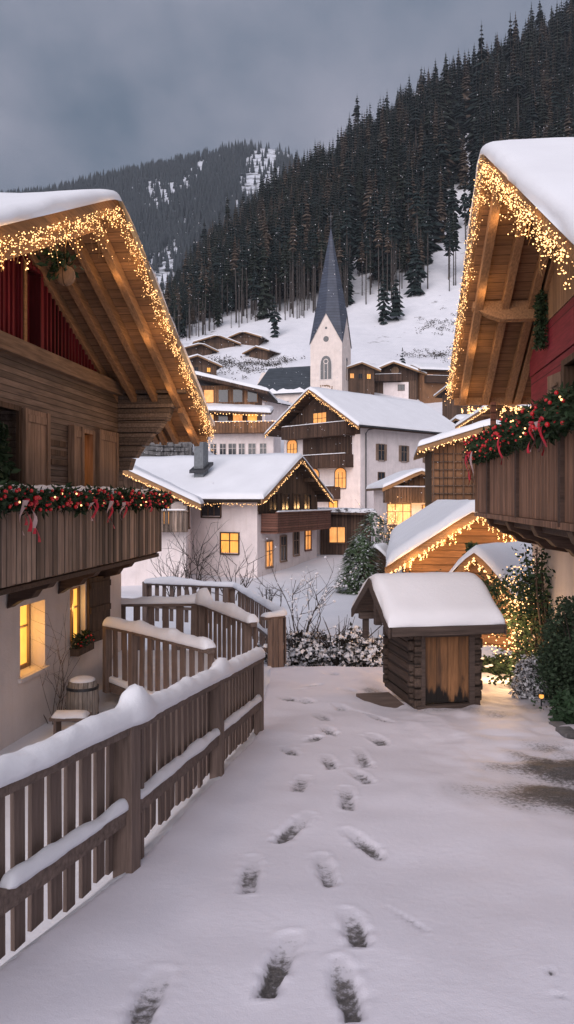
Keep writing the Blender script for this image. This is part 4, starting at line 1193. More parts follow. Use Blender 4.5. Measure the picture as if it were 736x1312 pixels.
# long side (faces the viewer) is local -x... its y runs away to the left
vwindow(hM, 'L', 1.65, 1.35, 1.05, 1.05, 'lit', 9, mull=1); vwindow(hM, 'L', 2.8, 3.35, 1.15, .85, 'glass', 9, fm='gable', mull=2)
vwindow(hM, 'L', 5.7, -.05, 1.9, 1.25, 'glass', 9, fm='gable', mull=4, name='garage_window')
W_, Ln, H, sl, ov, fov, zr = hM['_h']
mb = MB(); mb.box(-3.35, -2.75, 3.95, 4.55, 4.5, 8.1); ch = mb.build('chimney', M['concrete'], hM); mb = MB(); mb.box(-3.40, -2.70, 3.9, 4.6, 8.102, 8.17); mb.build('cap', M['concrete'], ch)
mb = MB(); mb.prism([(-3.55, 3.75, 5.75), (-2.5, 3.75, 6.25), (-2.5, 4.75, 6.25), (-3.55, 4.75, 5.75)], (0,0,.18)); mb.build('flashing', M['metal'], ch)
vlights(hM, 'chain of small warm lights round the gable and eave of the white yard house', 31, ('V', 'L'), 300, (.014, .022), .16)

# --- wing behind the left chalet, its lit verge descending to the yard house
pw = at(95, 640, 38.5); pw.z = -4.2
hW = vhouse('village_house', 'white house with a lit verge half hidden behind the red and brown chalet', 'house', pw, R(4), 11.0, 16, 4.15, .47, .75, 1.0, .3, zg=4.1, snow=.24, seed=12, deck='gable')
vbalcony(hW, 'F', 3.6, 5.6, 2.75, .85, .8, mat='rail'); vwindow(hW, 'F', 4.2, 3.0, .9, 1.2, 'lit', fm='redbrown'); vwindow(hW, 'R', 1.5, 2.8, .8, 1.1, 'lit_soft', 11)
vlights(hW, 'chain of warm lights on the low roof verge beside the red and brown chalet', 32, ('VR',), 190, (.013, .021), .14)

# --- large white guest house in the middle
A = R(47); gx = Vector((math.cos(A), -math.sin(A), 0)); gd = Vector((math.sin(A), math.cos(A), 0))
WB = 11.2; cB = at(462, 672, 78); pB = cB - gx*WB/2; pB.z = -2.55
hB = vhouse('guest_house', 'large white guest house with brown boarded gable and long snowy roof below the church', 'house', pB, -A, WB, 16.5, 10.35, .63, 1.3, 1.7, 1.0, gable='gable2', zg=9.1, snow=.32, seed=21, deck='gable2', step=.8)
for (u, z, w, h, m_, ar) in ((-3.9, 1.0, 1.0, 1.9, 'glass', 0), (-2.1, .4, 1.0, 2.3, 'lit_pale', 0), (1.9, .3, 1.15, 2.1, 'lit', 0), (-1.0, 3.75, 1.6, 1.6, 'lit_soft', 1), (2.9, 3.75, 1.5, 1.6, 'lit_soft', 1), (-4.3, 7.05, 1.5, 1.6, 'lit_soft', 1), (-.6, 7.05, 1.7, 1.5, 'lit_soft', 1), (3.0, 7.05, 1.9, 1.5, 'lit_soft', 1), (0, 10.15, 1.9, 1.5, 'lit_soft', 0)):
    vwindow(hB, 'F', u, z, w, h, m_, mull=2 if w > 1.2 else 1, arch=bool(ar), proud=.06 if z > 8.9 else 0)
mb = MB(); mb.box(-2.6, 4.5, -.05, -.004, 6.75, 9.05); mb.build('loggia_boards', M['gable2'], hB)
vbalcony(hB, 'F', -4.6, 4.9, 9.15, 1.15, 1.35, mat='gable2'); vbalcony(hB, 'F', -3.0, 4.7, 5.95, 1.15, 1.2, mat='gable2'); vbalcony(hB, 'F', -.3, 2.9, 2.75, 1.1, 1.1, mat='gable2')
for (u, z, s_) in ((3.2, 6.6, .3), (6.9, 6.6, .3), (11.0, 6.6, .3), (3.2, 3.7, 0), (11.3, 6.6, 0), (8.2, 3.7, .0)):
    if u == 11.3: continue
    vwindow(hB, 'R', u, z, .95, 1.6, 'glass', WB, shutters=s_ or None, fm='shutter' if s_ else 'gable')
mb = MB(); mb.tube([(WB/2+.12, .7, -.5), (WB/2+.12, .7, 9.2), (WB/2+.45, .7, 9.55), (WB/2+1.2, .7, 9.6)], .07, 6); mb.build('downpipe', M['metal'], hB)
mb = MB(); xe = WB/2+1.3; ze = hB['_h'][6]-.6*xe; mb.box(xe, xe+.14, -1.7, 17.4, ze-.22, ze-.06); mb.build('gutter', M['metal'], hB)
vlights(hB, 'chain of warm lights along the brown gable of the large guest house', 33, ('V',), 190, (.022, .034), .35)

# --- church
Ac = R(20); cx = Vector((math.cos(Ac), -math.sin(Ac), 0)); cd = Vector((math.sin(Ac), math.cos(Ac), 0))
corner = at(438.5, 500, 130); s_ = 5.55; base = 8.0
ch = thing('church', 'pale village church with slender dark spire and slate nave roof on the hillside', 'church', (corner.x - cx.x*s_/2 + cd.x*0, corner.y - cx.y*s_/2, base), -Ac)
ztw = (HZ-437)/1000*130 - base; zg = (HZ-398)/1000*130 - base; zs = (HZ-284)/1000*131 - base
mb = MB(); h2 = s_/2
# tower shaft with four small gables
for (nx_, ny_) in ((0,-1),(1,0),(0,1),(-1,0)):
    c_ = Vector((nx_*h2, h2+ny_*h2, 0)); e = Vector((-ny_, nx_, 0))*h2
    mb.add([c_-e+Vector((0,0,-4)), c_+e+Vector((0,0,-4)), c_+e+Vector((0,0,ztw)), c_+Vector((0,0,zg)), c_-e+Vector((0,0,ztw))], [(0,1,2,3,4)])
tw = mb.build('tower', M['pink'], ch)
mb = MB()
mb.box(-h2-.08, h2+.08, -.08, s_+.08, ztw-9.6, ztw-9.45); mb.build('string_course', M['white'], tw)
sp = MB(); ap = Vector((0, h2, zs)); k_ = 1.05
cor = [Vector((sx*h2*k_, h2+sy*h2*k_, ztw-.15)) for sx, sy in ((-1,-1),(1,-1),(1,1),(-1,1))]
gab = [Vector((nx_*h2*k_, h2+ny_*h2*k_, zg+.1)) for nx_, ny_ in ((0,-1),(1,0),(0,1),(-1,0))]
for i in range(4):
    a_, g_, b_, gp = cor[i], gab[i], cor[(i+1) % 4], gab[(i-1) % 4]
    # two facets per gable, folding up to the needle
    sp.add([a_, g_, ap], [(0,1,2)]); sp.add([g_, b_, ap], [(0,1,2)])
    m1 = a_ + Vector((0,0,-.22)); 
    sp.add([a_, g_, g_+Vector((0,0,-.3)), m1], [(3,2,1,0)]); sp.add([g_, b_, b_+Vector((0,0,-.22)), g_+Vector((0,0,-.3))], [(3,2,1,0)])
spm = wood('spire_slate', (.062, .072, .10), 'z', 'x', .5, .08, .2, .2, rough=.45)
M['spire'] = spm
sp.build('spire', spm, ch)
mb = MB(); mb.tube([(0,h2,zs-.3), (0,h2,zs+1.0)], .07, 6); mb.ball((0,h2,zs+.55), .22, 8, 6); mb.box(-.05,.05,h2-.05,h2+.05,zs+1.0,zs+2.5); mb.box(-.42,.42,h2-.045,h2+.045,zs+1.75,zs+1.87); mb.build('cross', M['metal'], ch)
def gothic(root, face, u, z, w, h, mat='glass', name='window'):
    P = (lambda x, d, y: (u+x, -d, z+y)) if face == 'F' else (lambda x, d, y: (h2+d, h2+u+x, z+y))
    arc = [(w/2, 0), (w/2, h*.6)] + [(w/2*math.cos(a)**.8, h*.6+h*.4*math.sin(a)) for a in (R(25), R(50), R(72))] + [(0, h)]
    arc = arc + [(-x, y) for x, y in arc[::-1][1:]]
    o = MB().prism([P(x*1.22, -.02, y*1.06-.15) for x, y in arc], Vector(P(0,.06,0))-Vector(P(0,-.02,0))).build(name, M['white'], root)
    MB().prism([P(x, .04, y) for x, y in arc], Vector(P(0,.09,0))-Vector(P(0,.04,0))).build('pane', M[mat], o)
    mb = MB()
    for x in (-w/6, w/6): mb.prism([P(x-.05,.092,0), P(x+.05,.092,0), P(x+.05,.092,h*.66), P(x-.05,.092,h*.66)], Vector(P(0,.13,0))-Vector(P(0,.092,0)))
    for k in range(10):
        a0, a1 = 6.283*k/10, 6.283*(k+1)/10; q = lambda a, r: P(math.cos(a)*r, .092, h*.76+math.sin(a)*r)
        mb.prism([q(a0,w*.17), q(a1,w*.17), q(a1,w*.24), q(a0,w*.24)], Vector(P(0,.13,0))-Vector(P(0,.092,0)))
    mb.build('tracery', M['pink'], o)
gothic(ch, 'F', 0, ztw-6.2, 1.9, 3.9); gothic(ch, 'R', 0, ztw-6.2, 1.3, 3.9)
mb = MB()
def disc(mb, c, r, d, n=14):
    mb.prism([(c[0]+math.cos(6.283*k/n)*r, c[1], c[2]+math.sin(6.283*k/n)*r) for k in range(n)], (0, -d, 0))
disc(mb, (0, .0, ztw+.55), .48, .05); disc(mb, (0, .0, ztw+2.4), .2, .05); mb.build('round_window', M['glass'], ch)
mb = MB(); random.seed(44)     # worn clock-like wall painting under the window
for k in range(26):
    a = 6.283*k/26; r_ = random.uniform(.8, 1.25); mb.box(math.cos(a)*r_-.10, math.cos(a)*r_+.10, -.03, -.004, ztw-8.1+math.sin(a)*r_-.12, ztw-8.1+math.sin(a)*r_+.12)
mb.build('wall_painting', M['upper'], ch)
# nave to the left of the tower
zn1 = (HZ-465)/1000*133 - base; zn0 = (HZ-500)/1000*131 - base
mb = MB(); mb.box(-13.6, -h2-.0-.005, 1.2, 8.6, -6, zn0+.3); mb.prism([(-13.6, 1.2, zn0+.3), (-13.6, 8.6, zn0+.3), (-13.6, 4.9, zn1-.5)], (11, 0, 0)); nv = mb.build('nave', M['pink'], ch)
mb = MB()
mb.prism([(-14.0, .55, zn0-.25), (-h2-.02, .55, zn0-.25), (-h2-.02, 4.9, zn1), (-12.2, 4.9, zn1)], (0, .0, .18))
mb.prism([(-14.0, 9.3, zn0-.25), (-h2-.02, 9.3, zn0-.25), (-h2-.02, 4.9, zn1), (-12.2, 4.9, zn1)], (0, .0, .18))
mb.prism([(-14.0, .55, zn0-.25), (-14.0, 9.3, zn0-.25), (-12.2, 4.9, zn1)], (0, 0, .18))
mb.build('roof', M['slate'], ch)
def fnn(a, b):
    f = b/2.2*.30*(.55+.45*math.sin(a*1.3)**2+.2*math.sin(a*3.7)); return (-13.9+a, .55+4.35*f, zn0-.06+(zn1-zn0+.25)*f)
snow_slab('roof_snow', ch, fnn, 13.9-h2-.1, 1.2, .12, step=.5)
for u in (-11.5, -7.5, -4.0):
    mb = MB(); mb.box(u-.5, u+.5, 1.12, 1.195, zn0-3.4, zn0-1.3); o = mb.build('window', M['white'], ch); mb = MB(); mb.box(u-.38, u+.38, 1.09, 1.118, zn0-3.25, zn0-1.4); mb.build('pane', M['glass'], o)

# --- brown chalet right of the church
pC = at(505, 500, 140); 
hC = vhouse('hillside_chalet', 'brown chalet with wide snowy gable right of the church tower', 'house', (pC.x, 140, 19.4), R(-10), 8.4, 12, 3.2, .40, 1.6, 1.8, .5, wall='gable', gable='gable2', zg=1.9, snow=.4, seed=31, deck='gable2', step=1.0)
vbalcony(hC, 'F', -4.6, 1.4, 1.9, 1.0, 1.2, mat='gable2'); mb = MB(); mb.box(-1.9, 2.6, -.09, -.004, -3, 1.6); mb.build('plastered_front', M['white2'], hC); vwindow(hC, 'F', 1.3, .2, 1.1, .9, 'glass', proud=.09); 
mb = MB(); disc(mb, (.2, -.07, 3.7), .7, .06, 18); mb.build('gable_plaque', M['upper'], hC)
pD = at(558, 500, 143)
hD = vhouse('hillside_chalet', 'low brown chalet with lit balcony at the right edge of the hillside field', 'house', (pD.x-4.0, 141, 20.0), R(-78), 7.0, 10.5, 3.0, .34, 1.1, .8, .5, wall='barn', gable='gable', snow=.35, seed=33, deck='gable2', step=1.0)
for k in range(4): vwindow(hD, 'R', 1.4+2.5*k, .9, 1.1, 1.2, ('lit_soft','glass','lit','glass')[k], 7)
vbalcony(hD, 'R', .3, 10.0, .7, 1.0, 1.2, 7, 'gable2')

# --- more roofs stacked on the slope
for (px, py, Y, w, ln, h, rz, wl, lab, nm) in (
    (590, 520, 112, 8, 11, 3.4, -62, 'gable', 'low brown house under the hillside chalets at the right, with snowed-in roof', 'village_house'),
    (462, 484, 134, 5, 6, 2.4, 12, 'gable', 'small brown outbuilding wedged against the right side of the church tower', 'outbuilding'),
    (322, 525, 121, 5, 7, 2.2, -30, 'white2', 'small white outbuilding below the church nave', 'outbuilding'),
    (252, 475, 150, 8, 9, 2.0, 20, 'gable', 'brown farmhouse half hidden by the left chalet roof on the snowfield', 'farmhouse')):
    q = at(px, py, Y); h_ = vhouse(nm, lab, 'house', (q.x, Y, q.z-h*.4), R(rz), w, ln, h, .38, .9, .9, .5, wall=wl, gable='gable2', snow=.3, seed=int(px), deck='gable2', step=.9, rafters=False)
    for k in range(3): vwindow(h_, 'R' if rz < -40 else 'F', (1.5+2.6*k) if rz < -40 else (-w*.3+w*.3*k), h*.35, .65, .8, ('lit_soft', 'glass', 'lit')[(k+int(px)) % 3], w)

# --- terraced hotel on the left slope
pH = at(300, 585, 98); pH.z = 2.5
hH = thing('terrace_hotel', 'stepped wooden hotel with glowing balconies between the red and brown chalet and the guest house', 'building', pH, R(-6))
def hbox(nm, x0, x1, y0, y1, z0, z1, mat, par=None): mb = MB(); mb.box(x0, x1, y0, y1, z0, z1); return mb.build(nm, M[mat], par or hH)
hbox('wall', -8, 5.0, 0, 8, -4, 5.8, 'white2'); up = hbox('upper_wall', -8, 2.2, 3, 10, 5.81, 12.3, 'barn')
for k, (x, w, m_) in enumerate(((-5.5,.8,'lit_soft'), (-2.6,.75,'glass'), (-1.4,.75,'glass'), (-.2,.95,'glass'), (1.0,.75,'glass'), (2.3,.9,'glass'), (3.7,.8,'glass'))): vwindow(hH, 'F', x, 3.0, w, 1.5, m_, 8, fm='white')
for (x0, x1, z, m_, nm) in ((-7.5, 6.0, 5.9, 'barn', 'balcony'), (-7.5, 6.0, .6, 'barn', 'balcony')):
    vbalcony(hH, 'F', x0, x1, z, 1.15, 1.5, mat=m_, name=nm)
for k in range(6): vwindow(hH, 'F', -5.6+1.9*k, .75, 1.2, .95, ('lit_soft','glass')[k % 2], 8, fm='barn')
# second terrace roof with snow and lit rooms
for k in range(5):
    mb = MB(); mb.box(-6.4+1.9*k, -5.0+1.9*k, 2.90, 2.99, 6.6, 8.6); o = mb.build('window', M['barn'], hH); mb = MB(); mb.box(-6.3+1.9*k, -5.1+1.9*k, 2.85, 2.895, 6.7, 8.5); mb.build('pane', M[('lit_soft','lit_pale','glass','lit_soft','lit')[k]], o)
    mb = MB(); mb.box(-6.4+1.9*k, -5.0+1.9*k, 2.90, 2.99, 10.0, 11.8); o = mb.build('window', M['barn'], hH); mb = MB(); mb.box(-6.3+1.9*k, -5.1+1.9*k, 2.85, 2.895, 10.1, 11.7); mb.build('pane', M[('lit_soft','lit_soft','glass','glass','glass')[k]], o)
mb = MB(); mb.prism([(-9, .6, 8.85), (4.6, .6, 8.15), (4.6, 3.2, 8.9), (-9, 3.2, 9.6)], (0, 0, .25)); mb.build('porch_roof', M['gable'], hH)
snow_slab('porch_snow', hH, lambda a, b: (-9+a, .6+b, 9.11-a*.7/13.6+b*.29), 13.6, 2.6, .55, seed=3, step=.6)
mb = MB(); mb.prism([(-10, 1.4, 13.9), (-6, 1.4, 13.7), (4.2, 1.4, 11.2), (4.2, 1.4, 10.85), (-6, 1.4, 13.3), (-10, 1.4, 13.5)], (0, 10, 0)); mb.build('roof', M['gable2'], hH)
def fnh(a, b): x = -10+a; z = 13.92-(x+10)*.05 if x < -6 else 13.72-(x+6)*.245; return (x, 1.4+b, z)
snow_slab('roof_snow', hH, fnh, 14.2, 10, .5, seed=8, step=.8)
light_curtain('light_chain', 'scattered warm lights on the terraces of the wooden hotel', [(wpos(hH, (-7, -1.62, 7.1)), wpos(hH, (6, -1.62, 7.1))), (wpos(hH, (-7, -1.62, 1.8)), wpos(hH, (6, -1.62, 1.8))), (wpos(hH, (-6, .5, 8.6)), wpos(hH, (4, .5, 8.0)))], None, 90, 0, 0, (.045, .07), .05, 41, wire=False)
o = thing('parasol', 'small white snow-covered parasol on the hotel terrace', 'parasol', wpos(hH, (3.9, -3.6, 1.2)))
MB().add([(0,0,1.6)] + [(math.cos(6.283*k/8)*1.9, math.sin(6.283*k/8)*1.9, .55) for k in range(8)], []) 
mb = MB(); ring = [(math.cos(6.283*k/8)*1.9, math.sin(6.283*k/8)*1.9, .55) for k in range(8)]; mb.add([(0,0,1.6)]+ring, [(0,1+k,1+(k+1) % 8) for k in range(8)]+[tuple(range(8,0,-1))]); mb.build('canopy', M['roof_snow'], o); mb = MB(); mb.tube([(0,0,-4), (0,0,1.6)], .05, 6); mb.build('pole', M['shutter'], o)

# --- huts up on the slope and bushes
for i, (px, py, Y, w, rz, lab) in enumerate(((278, 436, 178, 8.5, 12, 'wider of the two tiny brown huts on the snowfield below the forest'), (313, 434, 180, 7.0, -18, 'right-hand tiny brown hut on the snowfield below the forest'), (256, 450, 172, 6.0, 30, 'lowest tiny brown hut beside the dark brush on the snowfield'), (331, 452, 170, 4.6, -30, 'smallest tiny brown hut at the right end of the dark brush on the snowfield'))):
    q = at(px, py, Y); zz = G(q.x, q.y)
    vhouse('mountain_hut', lab, 'hut', (q.x, q.y, zz+.1), R(rz), w, 7, 1.5, .34, 1.2, 1.0, .5, wall='gable', gable='gable2', snow=.25, seed=50+i, deck='gable2', step=1.5, rafters=False)

# --- small chalet with lit ground floor
pS = at(537, 664, 58); pS.z = -3.3
hS = vhouse('small_chalet', 'small brown gabled chalet with bright lit ground floor right of the guest house', 'house', pS, R(4), 4.6, 6, 4.25, .45, .6, .9, .3, gable='barn', zg=4.3, snow=.22, seed=61, deck='gable', step=.5)
vbalcony(hS, 'F', -2.7, 2.7, 3.2, .95, .8, mat='gable'); mb = MB(); mb.box(-2.55, 2.55, -.05, -.004, 3.1, 4.29); mb.build('boards', M['gable2'], hS)
vwindow(hS, 'F', -1.5, 1.5, 1.7, 1.45, 'lit_pale', mull=2, fm='shutter'); vwindow(hS, 'F', .6, 1.6, .6, 1.25, 'lit_soft', fm='shutter'); vwindow(hS, 'F', 1.9, 1.7, .4, 1.1, 'glass'); vwindow(hS, 'F', -1.4, 3.4, 1.2, .75, 'glass', proud=.06)
lamp(wpos(hS, (-1, -2.2, 2.5)), 150, .4); lamp(wpos(hS, (1.4, -1.7, 2.5)), 90, .3); lamp(at(400, 655, 74), 260, .5)
mb = MB(); mb.box(-2.35, 2.2, -2.4, -.05, -1.2, 1.35); mb.build('porch', M['stone'], hS)

# --- brown barn on the right, eave lit
pK = at(626, 655, 39); pK.z = -3.9
hK = vhouse('timber_barn', 'brown timber barn with trellised wall and lit eave behind the red chalet', 'barn', (pK.x, pK.y+0, -3.9), R(-8), 5.6, 9, 6.55, .30, .7, .9, .4, wall='barn', gable='barn', zg=6.2, snow=.30, seed=71, deck='fascia', step=.5)
mb = MB()
for k in range(12): x = -2.7+.49*k; mb.box(x-.03, x+.03, -.16, -.10, 2.9, 6.4)
for k in range(9): z = 3.0+.4*k; mb.box(-2.8, 2.8, -.10, -.062, z-.03, z+.03)
mb.build('trellis', M['gable'], hK)
vbalcony(hK, 'F', -2.6, 2.9, 1.6, 1.3, .9, mat='gable')
vlights(hK, 'chain of warm lights under the eave of the brown timber barn', 34, ('V',), 130, (.018, .03), .25)
lamp(wpos(hK, (-.5, -2.0, 5.4)), 26, .3)
pE = at(645, 560, 62)
hE = vhouse('village_house', 'snow-roofed house with orange lit boards under the right chalet eave', 'house', (pE.x, 60, -1.5), R(-62), 8, 13, 7.6, .34, 1.0, 1.2, .5, wall='barn', gable='barn', snow=.4, seed=73, deck='fascia', step=.7)
lamp(wpos(hE, (5.4, 3, 6.2)), 70, .4); vwindow(hE, 'R', 3, 4.6, 1.4, 1.4, 'glass', 8); vwindow(hE, 'R', 7, 4.6, 1.4, 1.4, 'lit_soft', 8)
vlights(hE, 'chain of warm lights on the snow-roofed house under the right chalet eave', 36, ('V', 'R'), 90, (.02, .032), .1)
pE2 = at(572, 560, 92); 
vhouse('village_house', 'low snowy roof between the guest house and the hillside chalets', 'house', (pE2.x+2, 92, 3.0), R(-70), 9, 14, 4.8, .36, 1.0, 1, .6, wall='gable2', gable='gable2', snow=.5, seed=74, deck='gable2', step=.9, rafters=False)

# --- lit market house with ivy column, and its lean-to
pT = at(612, 660, 21.5); zT = -3.60
axis = R(-8)
hT = vhouse('market_house', 'wooden gabled market house outlined in warm lights behind the log hut', 'house', (pT.x, pT.y, zT), axis, 3.9, 17, 2.0, .66, .55, .75, .3, wall='stall', gable='stall', zg=1.8, snow=.30, seed=81, deck='fascia', step=.5, th=.12)
vlights(hT, 'dense warm lights along the gable of the wooden market house', 35, ('V',), 800, (.008, .014), .34)
vwindow(hT, 'F', -.75, .15, .9, 1.2, 'lit', mull=1, fm='shutter'); 
W_, Ln, H, sl, ov, fov, zr = hT['_h']
for x, y, z, pw_ in ((-1.6, -.85, 1.85, 34), (-.6, -.9, 2.5, 34), (.6, -.9, 2.4, 34), (1.7, -.85, 1.75, 30), (-1.3, -1.2, .7, 60), (1.2, -1.6, .4, 70)): lamp(wpos(hT, (x, y, z)), pw_, .15)
pL = at(660, 760, 17.5); 
hL = vhouse('shed', 'small shed with a steep snowy roof and lit verge beside the climbing plant', 'shed', (4.45, 18.0, -3.7), R(-38), 1.7, 3.7, 1.55, 1.15, .18, .25, .2, wall='stall', gable='stall', zg=1.4, snow=.16, seed=83, deck='fascia', step=.3, rafters=False, th=.08)
vlights(hL, 'string of warm lights down the verge of the small shed', 37, ('V',), 170, (.010, .018), .18)
lamp(wpos(hL, (-.6, -.6, 1.2)), 24, .12); lamp(wpos(hL, (.5, -.7, .8)), 30, .12)

# --- log hut in front
hutY = 10.75; th_ = R(10)
HU = thing('log_hut', 'small dark log hut with a thick cushion of snow on its roof beside the path', 'hut', (1.72, 10.62, pathz(10.9)-.02), th_)
hw, hd, hz = .95, 1.28, 1.06
mb = MB()
for k in range(7):                 # interlocked logs of the left, right and back walls
    z = .09+.145*k; r_ = .072
    mb.box(.0,.11,-.05-.02*(k%2),hd+.06,z-.069,z+.069); mb.box(hw-.11,hw,-.05-.02*(k%2),hd+.06,z-.069,z+.069)
    mb.box(-.045,hw+.045,hd-.11,hd-.003,z+.003,z+.137); mb.box(-.045-.015*(k%2),.125,.004,.10,z+.003,z+.137); mb.box(hw-.125,hw+.045+.015*(k%2),.004,.10,z+.003,z+.137)
mb.build('log_wall', M['hutlog'], HU, False, bevel=.016)
mb = MB(); mb.box(.13, hw-.13, -.03, .035, .10, hz-.06); dr = mb.build('door', M['hutdoor'], HU, bevel=.004)
mb = MB(); mb.box(.09, .15, -.07, .04, .02, hz); mb.box(hw-.17, hw-.09, -.07, .04, .02, hz); mb.box(.152, hw-.172, -.06, .04, hz-.058, hz+.02); mb.box(.02, hw-.02, -.10, .04, -.02, .08); mb.build('door_frame', M['hutbeam'], HU, bevel=.006)
mb = MB(); mb.box(-.30, hw+.14, -.16, -.04, hz+.02, hz+.12); mb.build('wall_plate', M['hutbeam'], HU, bevel=.008); mb = MB(); mb.box(-.42, hw+.14, hd-.10, hd+.02, hz+.02, hz+.12); mb.build('wall_plate', M['hutbeam'], HU, bevel=.008)
xr0, xr1 = -.42, hw+.22; yr, y0_, y1_ = hd/2, -.30, hd+.30; zR_, zE_ = hz+.66, hz+.10
mb = MB()
for (ya, za, yb, zb_) in ((y0_, zE_, yr, zR_), (yr, zR_, y1_, zE_)):
    mb.prism([(xr0, ya, za), (xr0, yb, zb_), (xr0, yb, zb_-.055), (xr0, ya, za-.055)], (xr1-xr0, 0, 0))
mb.build('roof', M['hutbeam'], HU)
mb = MB()
for xx in (xr0-.035, xr1+.004):
    for (ya, za, yb, zb_) in ((y0_-.02, zE_+.02, yr, zR_+.03), (yr, zR_+.03, y1_+.02, zE_+.02)):
        mb = MB(); mb.prism([(xx, ya, za), (xx, yb, zb_), (xx, yb, zb_-.13), (xx, ya, za-.13)], (.031, 0, 0)); mb.build('bargeboard', M['hutbeam'], HU, bevel=.004)
mb = MB(); mb.box(xr0+.01, xr1-.01, y0_-.045, y0_-.004, zE_-.085, zE_+.03); mb.build('eave_board', M['hutbeam'], HU, bevel=.004)
mb = MB(); mb.prism([(xr0+.30, .05, hz+.05), (xr0+.30, hd-.05, hz+.05), (xr0+.30, yr, zR_-.08)], (.04, 0, 0)); mb.prism([(hw-.05, .05, hz+.05), (hw-.05, hd-.05, hz+.05), (hw-.05, yr, zR_-.08)], (.04, 0, 0)); mb.build('gable_boards', M['hutlog'], HU)
mb = MB(); mb.box(xr0+.06, xr0+.16, yr-.05, yr+.05, hz+.02, zR_-.08); mb.build('king_post', M['hutbeam'], HU, bevel=.006); mb = MB(); mb.box(xr0+.07, xr0+.15, hd-.05, hd+.05, hz-.28, hz+.04); mb.build('strut', M['hutbeam'], HU, bevel=.006)
sl_ = math.hypot(yr-y0_, zR_-zE_)
def fnu(a, b):
    if b < sl_: f = b/sl_; y, z = y0_+(yr-y0_)*f, zE_+(zR_-zE_)*f
    else: f = (b-sl_)/sl_; y, z = yr+(y1_-yr)*f, zR_+(zE_-zR_)*f
    k = abs(y-yr)
    if k < .34: z -= .10*(1-k/.34)**2
    return (xr0-.02+a, y, z+.03)
snow_slab('roof_snow', HU, fnu, xr1-xr0+.05, 2*sl_, .15, M['snow'], .12, .07, 4, .6)
mb = MB(); mb.box(-.55, -.05, -.15, .95, -.06, .03); mb.build('plank_floor', M['fencex'], HU, bevel=.005)
mb = MB(); mb.box(-.02, hw+.2, -.28, -.12, -.06, .02); mb.build('doorstep', M['stone'], HU, bevel=.01)

# --- dark shed with lit window, tiny snow-capped store, walls
pN = at(430, 720, 52)
o = thing('shed', 'low dark timber shed with snowy flat roof and one lit window', 'shed', (pN.x, 52, -3.8), R(-4))
mb = MB(); mb.box(-1.0, 2.4, 0, 3.4, -1, 2.75); mb.build('wall', M['gable2'], o); vwindow(o, 'F', .12, .95, 1.0, 1.0, 'lit_soft', mull=1)
mb = MB(); mb.prism([(-2.4, -.6, 2.85), (2.7, -.6, 2.76), (2.7, -.6, 2.9), (-2.4, -.6, 3.0)], (0, 4.4, 0)); mb.build('roof', M['gable2'], o)
snow_slab('roof_snow', o, lambda a, b: (-2.4+a, -.6+b, 3.01-a*.02), 5.1, 4.4, .25, snow_mat('patchy_roof_snow', (.8, .8, .83), 1, patches=(.5, .56, (.05, .045, .045), 1.6)), seed=6, step=.35)
mb = MB(); mb.box(-2.7, -1.02, .4, 3.2, -1, 2.5); mb.build('side_wall', M['white2'], o)
pQ = at(478, 735, 38)
o = thing('store_hut', 'tiny wooden store with a white snow cap behind the green spruce', 'hut', (pQ.x+.15, 38, -4.1), R(-22))
mb = MB(); mb.prism([(-.7, 0, -.5), (.7, 0, -.5), (.7, 0, 1.0), (0, 0, 1.75), (-.7, 0, 1.0)], (0, 1.3, 0)); mb.build('wall', M['gable'], o)
o['_h'] = 0
gable_roof(o, -.9, .9, 0, 1.9, 1.05, 1.05, -.2, 1.5, .08, .16, 'gable2', 'gable2', .14, True, 5, step=.2)
# stone retaining wall and snow bank behind the left roofs
o = thing('stone_wall', 'dark stone retaining wall on the snowbank above the left roofs', 'wall', (0, 0, 0))
mb = MB(); pts = [at(186, 563, 62), at(205, 565, 61), at(246, 566, 62)]
for a, b_ in zip(pts, pts[1:]):
    for k in range(9):
        for r_ in range(5):
            p = a.lerp(b_, (k+.5)/9) + Vector((random.uniform(-.05,.05), random.uniform(-.1,.1), -.30-.36*r_)); mb.box(p.x-.19, p.x+.19, p.y-.3, p.y+.3, p.z-.16, p.z+.16)
mb.build('stones', M['stone'], o, bevel=.05)
mb = MB(); a, b_ = pts[0], pts[2]; mb.box(a.x, b_.x, 61.6, 62.6, -3, a.z-.02-.15); mb.build('core', M['stone'], o)
vs = MB()
bank = thing('snowbank', 'rounded snowbank rising behind the left roofs', 'snowbank', (0, 0, 0)); bank['kind'] = 'structure'
def fbk(a, b): 
    X = -19+a; Y = 62.4+b; f = min(1, b/9); z = 4.35+ 3.3*math.sin(f*1.5)*math.exp(-((X+15.0)/3.2)**2) - max(0, X+8.5)*.6 + .02*b
    return (X, Y, z)
snow_slab('snow', bank, fbk, 13, 14, .6, seed=9, step=.7)
mb = MB(); mb.box(-19, -8.0, 62.8, 76, -4, 4.3); mb.build('earth', M['stone'], bank)
